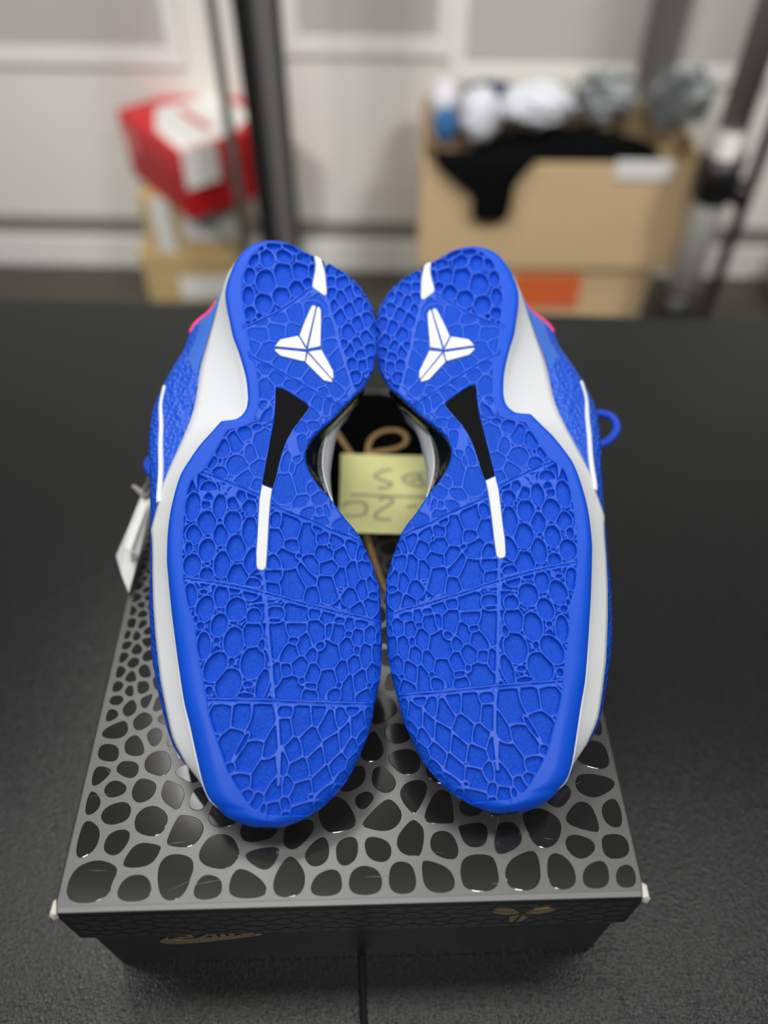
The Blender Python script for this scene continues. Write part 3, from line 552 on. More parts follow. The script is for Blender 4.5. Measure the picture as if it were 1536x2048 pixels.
# nearest two cells in an elliptic metric
d1 = np.full(UU.shape, 1e9, np.float32); d2 = d1.copy(); g1 = np.ones(UU.shape, np.float32); g2 = g1.copy()
for (cu, cv_, rx, ry, an) in CELLS:
    rmax = 2.6*max(rx, ry)
    r0 = np.searchsorted(vv, cv_-rmax); r1 = np.searchsorted(vv, cv_+rmax)
    if r1 <= r0: continue
    du = (UU[r0:r1]-cu); dv = (VV[r0:r1]-cv_)
    ca, sa = math.cos(R(an)), math.sin(R(an))
    x = (du*ca-dv*sa)/rx; y = (du*sa+dv*ca)/ry
    d = np.sqrt(x*x+y*y)+1e-6
    gr = np.sqrt((x/rx)**2+(y/ry)**2)/d
    a = d1[r0:r1]; b = d2[r0:r1]; ga = g1[r0:r1]; gb = g2[r0:r1]
    m1 = d < a; m2 = (~m1) & (d < b)
    d2[r0:r1] = np.where(m1, a, np.where(m2, d, b)); g2[r0:r1] = np.where(m1, ga, np.where(m2, gr, gb))
    d1[r0:r1] = np.where(m1, d, a); g1[r0:r1] = np.where(m1, gr, ga)
d2 = np.minimum(d2, 4.0)
edge = (d2-d1)/(g1+g2)
RING = np.where(np.isin(pid, (1, 5, 7)) | ((pid == 4) & (UU-rimu < 18)), 1.13, 1.55)
ring = (RING-d1)/g1                              # a cell never grows far past its own ring
edge = np.where((ring < edge) & (ring > -0.9), np.abs(ring), edge)
edge = np.clip(edge, 0, 6)
W = -dep*sst(0.42, 0.80, edge)
rim_d = UU-rimu
W = np.where((pid > 0) & ~is_rim, W*sst(0.0, 0.5, rim_d), W)
W = np.where(is_rim, 0.25*sst(0.0, -1.0, rim_d), W)
# raised bars
for L in RAISED:
    d = seg_dist(UU, VV, L); W = np.where(~is_rim, W*sst(0.7, 1.4, d), W)
# incised flex grooves with a flat margin
for k, L in enumerate(GROOVES):
    d = seg_dist(UU, VV, L)
    inn = ~is_rim if k not in (0, 1) else (UU > rimu-2.5)
    flat = 1-sst(1.0, 2.0, d)
    W = np.where(inn, W*(1-flat)+flat*(-0.35*np.minimum(1, dep)), W)
    W = np.where(inn, W-0.75*(1-sst(0.15, 0.55, d)), W)
# flat beds for the inlays
for poly, bed in ((SHANK, -1.9), (STRIP, -1.2), (HEEL_MARK, -1.2)):
    i_ = inside(UU, VV, poly); d = seg_dist(UU, VV, poly, True)
    W = np.where(i_, bed, np.where(d < 0.7, np.maximum(W*sst(0.0, 0.7, d), -0.1), W))
for poly in LOGO:
    i_ = inside(UU, VV, poly); d = seg_dist(UU, VV, poly, True)
    W = np.where(i_ | (d < 0.9), -0.7, W)
# edges roll over: wide on the lateral rim, tight on the medial side
def surf0(V_): return -5.0*np.clip((62-V_)/62, 0, 1)**2 - 2.5*np.clip((V_-278)/22, 0, 1)**2
bnd = np.concatenate([np.stack([Lr, vv], 1), np.stack([Rr, vv], 1)[::-1]])
dl_ = UU-Lr[:, None]; dr_ = Rr[:, None]-UU
def edge_slope(x): return np.sqrt(1+np.gradient(x, vv)**2)
dl_ = dl_/np.minimum(edge_slope(Lr), 6)[:, None]; dr_ = dr_/np.minimum(edge_slope(Rr), 6)[:, None]
RLr = np.interp(vv, [0, 30, 90, 150, 170, 300], [9, 9, 7, 3.5, 2.5, 3.5])[:, None]*np.ones_like(UU)
RRr = np.interp(vv, [0, 20, 60, 120, 150, 220, 260, 300], [7, 5, 6, 4, 2, 2, 4, 4])[:, None]*np.ones_like(UU)
def roll(d, r, k): q = np.clip(1-d/r, 0, 1); return -k*r*(1-np.sqrt(np.clip(1-q*q, 0, 1)))
W = W+roll(dl_, RLr, 0.75)+roll(dr_, RRr, 0.75)
W = W+surf0(VV)

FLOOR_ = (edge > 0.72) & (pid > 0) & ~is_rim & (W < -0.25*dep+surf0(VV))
mm = 0.001
def grid_part(name, mask, m, parent, skirt=False):
    """mesh of the grid quads whose panel mask is set"""
    q = mask
    idx = -np.ones(UU.shape, int); need = np.zeros(UU.shape, bool)
    need[:-1, :-1] |= q; need[1:, :-1] |= q; need[:-1, 1:] |= q; need[1:, 1:] |= q
    n = int(need.sum()); idx[need] = np.arange(n)
    co = np.stack([UU[need], VV[need], W[need]], 1)*mm
    quads = np.stack([idx[:-1, :-1][q], idx[:-1, 1:][q], idx[1:, 1:][q], idx[1:, :-1][q]], 1)
    if skirt:                                    # side wall down from the border
        bl = idx[:, 0]; br = idx[:, -1]
        extra = []; ec = []
        for col, e, s in ((0, bl, 1), (NU-1, br, -1)):
            base_i = n+sum(len(x) for x in ec)
            c = np.stack([UU[:, col]+s*np.minimum(1.2, 0.3*(Rr-Lr)), VV[:, col], W[:, col]-4.5], 1)*mm; ec.append(c)
            k = np.arange(NV-1); ok = (e[:-1] >= 0) & (e[1:] >= 0)
            qd = np.stack([e[:-1], e[1:], base_i+k+1, base_i+k], 1)[ok]
            extra.append(qd if s > 0 else qd[:, ::-1])
        co = np.concatenate([co]+ec); quads = np.concatenate([quads]+extra)
    me = bpy.data.meshes.new(name)
    me.vertices.add(len(co)); me.vertices.foreach_set('co', co.astype(np.float32).ravel())
    me.loops.add(len(quads)*4); me.loops.foreach_set('vertex_index', quads.astype(np.int32).ravel())
    me.polygons.add(len(quads)); me.polygons.foreach_set('loop_start', np.arange(0, len(quads)*4, 4, dtype=np.int32))
    me.polygons.foreach_set('use_smooth', np.ones(len(quads), bool))
    me.materials.append(m)
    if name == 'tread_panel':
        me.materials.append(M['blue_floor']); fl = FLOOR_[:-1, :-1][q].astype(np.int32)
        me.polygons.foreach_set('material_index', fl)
    me.update(calc_edges=True)
    o = bpy.data.objects.new(name, me); C.objects.link(o); o.parent = parent
    return o

def shoe_frame(T, psi, slope, rl, mirror):
    v = Vector((math.sin(psi)*math.cos(slope), math.cos(psi)*math.cos(slope), math.sin(slope)))
    h = v.cross(Vector((0, 0, 1))).normalized(); n = h.cross(v)
    u = h*math.cos(rl)-n*math.sin(rl); nn = n*math.cos(rl)+h*math.sin(rl)
    if mirror: u = -u
    return Matrix(((u.x, v.x, nn.x, T[0]), (u.y, v.y, nn.y, T[1]), (u.z, v.z, nn.z, T[2]), (0, 0, 0, 1)))

sneaker = empty('sneaker', label='left blue sneaker lying sole up on the shoe box, grey tag beside it', cat='shoe', group='pair of blue sneakers')
qpid = pid[:-1, :-1].copy(); qpid[is_rim[:-1, :-1]] = 0
outsole = grid_part('outsole', qpid == 0, M['blue_smooth'], sneaker, skirt=True)
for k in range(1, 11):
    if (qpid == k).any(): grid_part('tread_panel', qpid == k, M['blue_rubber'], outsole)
# the outsole's side wall for the medial border is part of the rim mesh only where the rim reaches it: add the border band
me_idx = np.zeros_like(qpid, bool)
def border_band():
    P = []; Fc = []
    for i in range(0, NV, 2):
        e = min(1.2, 0.3*(Rr[i]-Lr[i]))
        P += [(UU[i, -1]*mm, VV[i, -1]*mm, W[i, -1]*mm), ((UU[i, -1]-e)*mm, VV[i, -1]*mm, (W[i, -1]-4.5)*mm)]
    for i in range(len(P)//2-1): Fc.append((2*i, 2*i+1, 2*i+3, 2*i+2))
    return new_mesh('outsole_sidewall', P, Fc, M['blue_smooth'], outsole)
border_band()

def prism(name, poly, w0, w1, bev, m, parent):
    P = arr(poly)[:, :2]; cx, cy = P.mean(0); n = len(P)
    a2 = 0.5*np.sum(P[:, 0]*np.roll(P[:, 1], -1)-np.roll(P[:, 0], -1)*P[:, 1])
    if a2 < 0: P = P[::-1]
    def inset(d):
        out = []
        for i in range(n):
            a, b, c = P[i-1], P[i], P[(i+1) % n]
            e1 = (b-a)/max(np.linalg.norm(b-a), 1e-6); e2 = (c-b)/max(np.linalg.norm(c-b), 1e-6)
            n1 = np.array([-e1[1], e1[0]]); n2 = np.array([-e2[1], e2[0]]); k = n1+n2; k = k/max(np.linalg.norm(k), 1e-6)
            out.append(b+k*d/max(0.5, k@n1))
        return np.array(out)
    s = [float(surf0(np.array(p[1]))) for p in P]
    L0 = [(p[0]*mm, p[1]*mm, (w0+s[i])*mm) for i, p in enumerate(P)]
    L1 = [(p[0]*mm, p[1]*mm, (w1-bev+s[i])*mm) for i, p in enumerate(P)]
    L2 = [(p[0]*mm, p[1]*mm, (w1+s[i])*mm) for i, p in enumerate(inset(bev))]
    Vv = L0+L1+L2
    Fc = [tuple(range(n-1, -1, -1))]
    for lv in (0, 1):
        for i in range(n):
            j = (i+1) % n; Fc.append((lv*n+i, lv*n+j, (lv+1)*n+j, (lv+1)*n+i))
    Fc.append(tuple(2*n+i for i in range(n)))
    return new_mesh(name, Vv, Fc, m, parent, smooth=False)
def rounded(poly): return [(p.x, p.y) for p in catmull([(q[0], q[1], 0) for q in poly], 3, True)]
prism('shank_plate', SHANK, -2.5, -1.0, 0.1, M['black_shank'], sneaker)['label'] = 'black shank plate seen through the arch'
prism('white_strip', STRIP, -2.0, 0.35, 0.35, M['white_print'], outsole)['label'] = 'white strip down the forefoot'
prism('heel_mark', rounded(HEEL_MARK), -2.0, 0.4, 0.3, M['white_print'], outsole)['label'] = 'white wedge at the heel'
for L in LOGO: prism('emblem_facet', L, -1.2, 0.35, 0.22, M['white_print'], outsole)

# ---- midsole: a ring of cross sections, white
WL = by_v(WHITE_LAT); UPL = by_v(UPPER_LAT); AI = by_v(ARCH_IN); AO = by_v(ARCH_OUT)
def ip(t, v, c): return float(np.interp(v, t[:, 1], t[:, c]))
def lat_white(v):
    u0 = float(uL(v)); u1 = ip(WL, v, 0); w1 = ip(WL, v, 2)
    if v > WL[-1, 1]:
        k = min(1, (v-WL[-1, 1])/max(1e-6, V1-WL[-1, 1])); u1 = (WL[-1, 0]-float(uL(WL[-1, 1])))*(1-k)+u0
    if v < WL[0, 1]:
        k = min(1.0, (WL[0, 1]-v)/5.0); return u0+1.5*k, u0+(uR(v)-u0)*0.12*k+4.0*k, w1
    return u0, min(u1, u0+0.6), w1
stv = np.concatenate([np.linspace(V0+0.3, V0+12, 7), np.linspace(V0+16, V1-14, 64), np.linspace(V1-10, V1-0.3, 7)])
def s0(v): return float(surf0(np.array(float(v))))
NL = 9
def vo(v, k=1.0):                                # deeper layers draw in from the toe and heel ends
    return v+k*(7.0*max(0.0, 1-(v-V0)/40)-3.0*max(0.0, (v-(V1-22))/22))
V_ = []; Fc = []
def med_tuck(v): return float(np.interp(v, [0, 60, 120, 140, 195, 215, 270, 300], [5, 4, 2, 3, 5, 9, 7, 3]))
def med_white(v):
    u0 = float(uR(v)); a = ip(AI, v, 0); b = ip(AO, v, 0)
    if v < AI[0, 1] or v > AI[-1, 1]: return u0-0.8, u0-0.5, u0-1.2, False
    k = max(0.0, a-u0)
    return u0, max(a, u0-0.5), max(b, u0-0.2), True
mst = [v for v in stv if v > V0+5.0]
for v in mst:
    s = s0(v)
    u0, u1, w1 = lat_white(v)
    e = min(1.0, 0.2*(float(uR(v))-u0))
    row = []
    for k in range(NL):                          # lateral wall, slightly concave
        t = k/(NL-1)
        uu = u0+e+(u1-u0-e)*(t**1.15); wv = -3.6-(w1-3.6)*(t**0.92)
        row.append((uu, vo(v, t), wv+s))
    row.append((u1+1.0, vo(v), -w1-1.6+s)); row.append((u1+4.0 if u1+4 < float(uR(v)) else u0+0.5, vo(v), -w1-1.0+s))
    V_ += row
nr = NL+2
for i in range(len(mst)-1):
    for k in range(nr-1):
        a = i*nr+k; Fc.append((a, a+1, a+nr+1, a+nr))
mid = new_mesh('midsole', [Vector(p)*mm for p in V_], Fc, M['white_rubber'], sneaker)
sd_ = mid.modifiers.new('thickness', 'SOLIDIFY'); sd_.thickness = 0.0008; sd_.offset = 0
# medial side: white band that bows out beyond the waist, glossy black plate between it and the outsole
V_ = []; Fc = []; VB = []; FB = []
for v in mst:
    s = s0(v); u0, a, b, arch = med_white(v)
    va = min(max(v, AI[0, 1]), AI[-1, 1]); a_, b_ = ip(AI, va, 0), ip(AO, va, 0); f_ = min(1.0, abs(v-va)/9.0)
    rowa = [(a_, v, -15.5+s), (a_+0.3, v, -16+s), ((a_+b_)/2, v, -20+s), (b_, v, -24+s), (b_-0.6, v, -25.5+s), (b_-4, v, -25+s)]
    if True:
        h_ = med_tuck(v); row = [(u0-1.0, v, -4+s), (u0-1.2-0.1*h_, vo(v, .3), -6+s), (u0-1.5-0.6*h_, vo(v, .6), -12+s), (u0-2-h_, vo(v), -18+s), (u0-3-h_, vo(v), -19.5+s), (u0-6-h_, vo(v), -19+s)]
    row = [tuple(p*(1-f_)+q*f_ for p, q in zip(pa, pb)) for pa, pb in zip(rowa, row)]
    V_ += row
    VB += [(u0-1.0, v, -3.8+s), (u0-0.6, v, -6+s), (min(u0+(a-u0)*0.5, a), v, -11+s), (a-0.2 if arch else u0-1.2, v, -16.2+s), (a-6, v, -16.5+s)]
for i in range(len(mst)-1):
    for k in range(5):
        q = i*6+k; Fc.append((q, q+6, q+7, q+1))
    if AI[0, 1]-3 < mst[i] < AI[-1, 1]+3:
        for k in range(4):
            q = i*5+k; FB.append((q, q+5, q+6, q+1))
mm_ = new_mesh('midsole_medial_band', [Vector(p)*mm for p in V_], Fc, M['white_rubber'], mid)
sd_ = mm_.modifiers.new('thickness', 'SOLIDIFY'); sd_.thickness = 0.0008; sd_.offset = 0
pl = new_mesh('arch_plate', [Vector(p)*mm for p in VB], FB, M['gloss_black'], sneaker)
pl.modifiers.new('thickness', 'SOLIDIFY').thickness = 0.0008
pl['label'] = 'glossy black arch plate'

# ---- upper
HT = ([0, 10, 25, 50, 80, 110, 140, 150, 180, 210, 240, 270, 300], [17, 28.5, 37, 45, 54, 62, 72, 72, 64, 60, 62, 72, 75])
def up_sections(v):
    s = s0(v)
    u0, u1, w1 = lat_white(v)
    ub = ip(UPL, v, 0); wb = ip(UPL, v, 2)
    if v < UPL[0, 1]: ub = u1+0.4
    if v > UPL[-1, 1]:
        k = (v-UPL[-1, 1])/max(1e-6, V1-UPL[-1, 1]); ub = UPL[-1, 0]*(1-k)+(u0+3.5*0+2)*k
    m0, ma, mb, arch = med_white(v)
    ur = float(uR(v))
    h_ = med_tuck(v)
    if arch: uA, wA, uB, wB = mb-3.0, 24.5, mb-5, 36.0
    else: uA, wA, uB, wB = ur-3.0-h_, 18.5, ur-3.5-h_*1.3, 28.0
    H = float(np.interp(v, *HT))
    wb = min(wb, H*0.72); wB = min(wB, H*0.72); wA = min(wA, wB*0.8); w1 = min(w1, wb*0.85)
    cu = (ub+uB)*0.5+2
    return s, u1, w1, ub, wb, uA, wA, uB, wB, cu, H
OPEN0, OPEN1 = 142.0, 286.0
NA = 13
def half(p0, p1, top, n, wid):
    """wall point p0 -> bulge p1 -> towards the crown top"""
    out = []
    for k in range(5):
        t = k/4; q = t*t*(3-2*t)
        out.append((p0[0]+(p1[0]-p0[0])*(0.55*t+0.45*math.sin(t*PI/2)), p0[1]+(p1[1]-p0[1])*t))
    for k in range(1, n):
        t = k/(n-1)*PI/2
        out.append((top[0]+(p1[0]-top[0])*math.cos(t)**1.0 if k < n-1 else top[0], p1[1]+(top[1]-p1[1])*math.sin(t)**0.95))
    return out
V_ = []; Fc = []; nr = None; rows = []
for v in stv:
    s, u1, w1, ub, wb, uA, wA, uB, wB, cu, H = up_sections(v)
    L = half((u1+1.2, -w1), (ub, -wb), (cu, -H), NA, 0); Rr_ = half((uA, -wA), (uB, -wB), (cu, -H), NA, 0)
    opening = 0
    if OPEN0 < v < OPEN1: opening = 1
    row = [(p[0], vo(v), p[1]+s) for p in L]+[(p[0], vo(v), p[1]+s) for p in Rr_[::-1][1:]]
    rows.append((row, opening)); nr = len(row)
    V_ += row
KO = 4                                            # sections dropped either side of the crown over the foot opening
crown = 5+NA-2
for i in range(len(stv)-1):
    for k in range(nr-1):
        if rows[i][1] and rows[i+1][1] and crown-KO-1 < k+0.5 < crown+KO+1: continue
        a = i*nr+k; Fc.append((a, a+1, a+nr+1, a+nr))
upper = new_mesh('upper', [Vector(p)*mm for p in V_], Fc, M['blue_skin'], sneaker)
sd_ = upper.modifiers.new('thickness', 'SOLIDIFY'); sd_.thickness = 0.0016; sd_.offset = 0
def up_pt(v, k, out=0.0):                        # point on the lateral wall, k 0 at the midsole .. 1 at the bulge
    s, u1, w1, ub, wb, *_ = up_sections(v)
    return Vector(((u1+1.2+(ub-u1-1.2)*(0.55*k+0.45*math.sin(k*PI/2))-out*(0.6+0.4*k)), v, -w1+(w1-wb)*(k*k*(3-2*k))+s+out*0.7*(1-k)))*mm
# insole inside, closing the shoe
V_ = []; Fc = []
for v in stv:
    u0 = float(uL(v))+3; u1 = max(float(uR(v))-3, u0+0.2); s = s0(v)
    V_ += [(u0, v, -8+s), (u0*.5+u1*.5, v, -8.8+s), (u1, v, -8+s), (u0, v, -4.4+s), (u0*.5+u1*.5, v, -4.4+s), (u1, v, -4.4+s)]
for i in range(len(stv)-1):
    a = i*6
    Fc += [(a, a+1, a+7, a+6), (a+1, a+2, a+8, a+7), (a+3, a+9, a+10, a+4), (a+4, a+10, a+11, a+5), (a, a+6, a+9, a+3), (a+2, a+5, a+11, a+8)]
new_mesh('insole', [Vector(p)*mm for p in V_], Fc, M['gloss_black'], sneaker)
# tongue, collar, laces
V_ = []; Fc = []
prof = [(118, -60, 15), (134, -69, 17), (150, -80, 19), (164, -92, 21), (176, -103, 22), (180, -103, 19), (182, -104.3, 10)]
for v, wv, hw in prof:
    for k in range(9):
        t = -1+k/4; V_.append((-2+t*hw, v-3*t*t, wv+7*t*t))
for i in range(len(prof)-1):
    for k in range(8):
        a = i*9+k; Fc.append((a, a+9, a+10, a+1))
tg = new_mesh('tongue', [Vector(p)*mm for p in V_], Fc, M['blue_cloth'], sneaker)
tg.modifiers.new('thickness', 'SOLIDIFY').thickness = 0.005; tg.modifiers.new('soft', 'SUBSURF').levels = 1
rimp = []
for i, v in enumerate(stv):
    if OPEN0-2 < v < OPEN1: rimp.append(Vector(rows[i][0][crown-KO-1])*mm)
rimr = []
for i, v in enumerate(stv):
    if OPEN0-2 < v < OPEN1: rimr.append(Vector(rows[i][0][crown+KO+1])*mm)
tube('collar', rimp[::2]+[Vector(rows[-4][0][crown])*mm]+rimr[::-2], 0.0042, M['blue_cloth'], sneaker, n=3, closed=False)
for k, v in enumerate((92, 104, 116, 128, 139)):
    H = float(np.interp(v, *HT)); s = s0(v); cu = up_sections(v)[9]
    tube('lace', [Vector((cu-19, v-2, -H+6))*mm, Vector((cu-9, v, -H-1.8))*mm, Vector((cu, v+1, -H-3))*mm, Vector((cu+9, v, -H-1.8))*mm, Vector((cu+19, v-2, -H+6))*mm], 0.0028, M['blue_lace'], sneaker, flat=(1, 0.5), n=5)
# white line along the lateral side of the upper
line = [(150, 0.02), (154, 0.14), (163, 0.26), (172, 0.40), (184, 0.52), (196, 0.60), (208, 0.72), (220, 0.86)]
tube('white_side_line', [up_pt(v, k, 0.9) for v, k in line], 0.0016, M['white_rubber'], upper, flat=(1, 1), n=5)['label'] = 'white line along the blue upper'
# smooth translucent heel panel and pink edge
V_ = []; Fc = []
vs_ = np.linspace(222, 276, 15)
for v in vs_:
    for k in range(7):
        V_.append(up_pt(v+12*(1-(v-222)/54)*math.sin(k/6*PI), 0.06+0.9*k/6, 1.1))
for i in range(len(vs_)-1):
    for k in range(6):
        a = i*7+k; Fc.append((a, a+7, a+8, a+1))
hp = new_mesh('heel_panel', V_, Fc, M['blue_film'], upper); hp['label'] = 'smooth pale blue heel panel'
tube('heel_piping', [up_pt(v, k, 0.8) for v, k in ((272, 0.80), (266, 0.88), (259, 0.92), (253, 0.90))], 0.0016, M['pink'], upper, n=5)['label'] = 'pink edge at the heel'

sneaker.matrix_world = shoe_frame((-0.05157, 0.12021, 0.15000), R(2.5), R(25), R(6), False)

# the second shoe: copies of the first and of each part, mirrored
def copy_tree(o, parent=None):
    c = o.copy(); C.objects.link(c)
    if parent: c.parent = parent
    for ch in [x for x in list(bpy.data.objects) if x.parent == o]: copy_tree(ch, c)
    return c
sneaker2 = copy_tree(sneaker)
sneaker2['label'] = 'right blue sneaker lying sole up on the shoe box, lace loop sticking out'
sneaker2.matrix_world = shoe_frame((0.05662, 0.12602, 0.15380), -0.10430, 0.38441, -0.09988, True)
# what only one of the pair shows
inv1 = sneaker.matrix_world.inverted(); inv2 = sneaker2.matrix_world.inverted()
tube('lace_loop', [inv2 @ Vector(p) for p in [(0.1086, 0.3477, 0.186), (0.1184, 0.3484, 0.1869), (0.1278, 0.3494, 0.188), (0.1348, 0.3464, 0.1872), (0.1364, 0.3397, 0.1845), (0.1314, 0.3334, 0.1816), (0.1236, 0.3303, 0.1798), (0.1144, 0.3296, 0.1789), (0.1059, 0.3317, 0.1792)]], 0.0024, M['blue_lace'], sneaker2, n=8)['label'] = 'blue lace loop sticking out at the side'
tube('lace_end', [inv1 @ Vector(p) for p in [(-0.12, 0.3035, 0.1929), (-0.1253, 0.3057, 0.1934), (-0.1289, 0.3052, 0.1912), (-0.128, 0.3013, 0.1893), (-0.1229, 0.297, 0.189), (-0.1186, 0.2963, 0.1905)]], 0.0034, M['blue_lace'], sneaker, n=6)['label'] = 'blue lace knot at the side'

# ------------------------------------------------------------------ hang tag on the left shoe's lace
TP = [(-0.1457, 0.3189, 0.15), (-0.1392, 0.3148, 0.15), (-0.1411, 0.2972, 0.143), (-0.1434, 0.2803, 0.136), (-0.1463, 0.2618, 0.129), (-0.1524, 0.2731, 0.131), (-0.1579, 0.2856, 0.133), (-0.1516, 0.2981, 0.142)]
def tag_part(name, pts, th, m, parent=None):
    P = [Vector(p) for p in pts]; n = (P[1]-P[0]).cross(P[2]-P[0]).normalized()*th
    k = len(P); Vv = [p-n/2 for p in P]+[p+n/2 for p in P]
    Fc = [tuple(range(k)), tuple(range(2*k-1, k-1, -1))]+[(i, k+i, k+(i+1) % k, (i+1) % k) for i in range(k)]
    return new_mesh(name, Vv, Fc, m, parent, smooth=False)
ht = tag_part('hang_tag', TP, 0.0008, M['tag'])
tag(ht, 'blurred white plastic hang tag hanging off the lid edge left of the sneaker', 'tag')
tag_part('tag_print', [(-0.1471, 0.2827, 0.1395), (-0.1432, 0.2819, 0.1395), (-0.143, 0.2768, 0.1395), (-0.1457, 0.2761, 0.1395)], 0.0003, M['tag_dark'], ht)
tube('tag_loop', [(-0.128, 0.3013, 0.1893), (-0.1379, 0.315, 0.165), (-0.1428, 0.3174, 0.156), (-0.143, 0.3155, 0.151), (-0.145, 0.3186, 0.153), (-0.151, 0.3226, 0.154), (-0.148, 0.3202, 0.153), (-0.1432, 0.3162, 0.152), (-0.1365, 0.3157, 0.16), (-0.1229, 0.297, 0.189)], 0.0011, M['tag_loop'], ht, n=6)
tag_part('tag_crease', [(-0.1431, 0.3105, 0.1525), (-0.1398, 0.3085, 0.1525), (-0.1461, 0.2821, 0.143), (-0.15, 0.284, 0.143)], 0.0004, M['label'], ht)

# ------------------------------------------------------------------ things on the floor behind the table
def carton_box(name, x0, x1, y0, y1, z0, z1, m, parent): return box(name, x0, x1, y0, y1, z0, z1, m, parent, 0.003)
# left stack: two shoe boxes, a red one on top
b2 = empty('cardboard_box', (-0.4150, 1.505, ZF), R(0), 'tan shoe box with white end label at the bottom of the left stack', 'box', 'tan shoe boxes in the left stack')
carton_box('body', -0.105, 0.105, 0, 0.135, 0, 0.112, M['card_tan'], b2)
carton_box('lid', -0.107, 0.107, -0.002, 0.137, 0.085, 0.1245, M['card_tan'], b2)
box('end_label', -0.030, 0.088, -0.0035, -0.0020, 0.012, 0.066, M['label'], b2)
b1 = empty('cardboard_box', (-0.3950, 1.507, ZF+0.1247), R(-1), 'tan shoe box with white end label and white strip, right under the red box', 'box', 'tan shoe boxes in the left stack')
carton_box('body', -0.099, 0.099, 0, 0.13, 0, 0.105, M['card_tan'], b1)
carton_box('lid', -0.101, 0.101, -0.002, 0.132, 0.078, 0.118, M['card_tan'], b1)
box('end_label', -0.018, 0.092, -0.0040, -0.0021, 0.028, 0.086, M['label'], b1)
box('white_strip', -0.078, -0.040, -0.0040, -0.0021, 0.0, 0.117, M['label'], b1)
zr = ZF+0.1247+0.1185
rb = empty('red_shoe_box', (-0.370, 1.412, zr), R(38), 'red shoe box with white paper across its lid on top of the left stack', 'box')
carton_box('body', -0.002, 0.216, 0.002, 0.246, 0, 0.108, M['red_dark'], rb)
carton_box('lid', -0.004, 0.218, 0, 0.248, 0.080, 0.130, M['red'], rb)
def sheet(name, pts, th, m, parent):
    P = [Vector(p) for p in pts]; k = len(P)
    Vv = P+[p+Vector((0, 0, th)) for p in P]
    Fc = [tuple(range(k-1, -1, -1)), tuple(range(k, 2*k))]+[(i, (i+1) % k, k+(i+1) % k, k+i) for i in range(k)]
    return new_mesh(name, Vv, Fc, m, parent, smooth=False)
sheet('paper_label', [(0.006, 0.004, 0.1302), (0.120, 0.010, 0.1302), (0.190, 0.060, 0.1302), (0.195, 0.185, 0.1302), (0.060, 0.205, 0.1302), (0.012, 0.110, 0.1302)], 0.001, M['label'], rb)
sheet('red_lettering', [(0.085, 0.050, 0.1313), (0.100, 0.050, 0.1313), (0.100, 0.165, 0.1313), (0.085, 0.165, 0.1313)], 0.0005, M['red'], rb)
box('front_label', -0.0062, -0.0041, 0.175, 0.225, 0.055, 0.110, mat('pale_red_label', (0.7, 0.16, 0.16), 0.5), rb)
box('paper_fold', 0.004, 0.075, -0.0022, -0.0002, 0.060, 0.1295, M['label'], rb)

# posts
lp = empty('rack_post', (-0.206, 1.35, ZF), 0, 'grey rack post with a black edge standing before the red box', 'post', 'rack posts')
box('upright', 0.004, 0.046, -0.002, 0.040, 0.0, 1.9, M['steel'], lp, 0.003)
box('black_channel', -0.022, 0.0055, -0.012, 0.022, 0.0, 1.9, M['black_metal'], lp, 0.001)
box('edge_strip', 0.041, 0.050, -0.010, 0.006, 0.0, 1.9, M['black_metal'], lp, 0.001)
cyl('thin_rod', (-0.058, 0.02, 0), 0.009, 1.9, M['chrome'], lp)
box('foot', -0.070, 0.058, -0.020, 0.045, 0.0, 0.012, M['black_metal'], lp, 0.002)
rp = empty('pole_stand', (0.590, 1.36, ZF), 0, 'chrome pole with a black clamp collar before the large carton', 'post', None)
cyl('upper_tube', (0, 0, 0.42), 0.025, 1.4, M['chrome'], rp)
cyl('lower_tube', (0, 0, 0.02), 0.029, 0.42, M['chrome'], rp)
cyl('clamp_collar', (0, 0, 0.335), 0.038, 0.060, M['black_metal'], rp)
cyl('collar_ring', (0, 0, 0.315), 0.034, 0.022, M['black_metal'], rp)
bm = bmesh.new(); bmesh.ops.create_uvsphere(bm, u_segments=16, v_segments=10, radius=0.024); bmesh.ops.translate(bm, verts=bm.verts, vec=(0.046, -0.012, 0.33)); from_bm('clamp_knob', bm, M['black_metal'], rp, smooth=True)
cyl('base_sleeve', (0, 0, 0.0), 0.040, 0.13, M['black_metal'], rp)
box('side_rail', 0.058, 0.072, -0.01, 0.01, 0.0, 1.85, M['black_metal'], rp, 0.001)
bp_ = empty('rack_post', (0.517, 1.612, ZF), 0, 'grey rack post against the wall behind the large carton', 'post', 'rack posts')
box('upright', -0.033, 0.033, -0.012, 0.012, 0.0, 1.9, M['steel'], bp_, 0.003)
box('foot', -0.043, 0.043, -0.014, 0.014, 0.0, 0.012, M['black_metal'], bp_, 0.002)

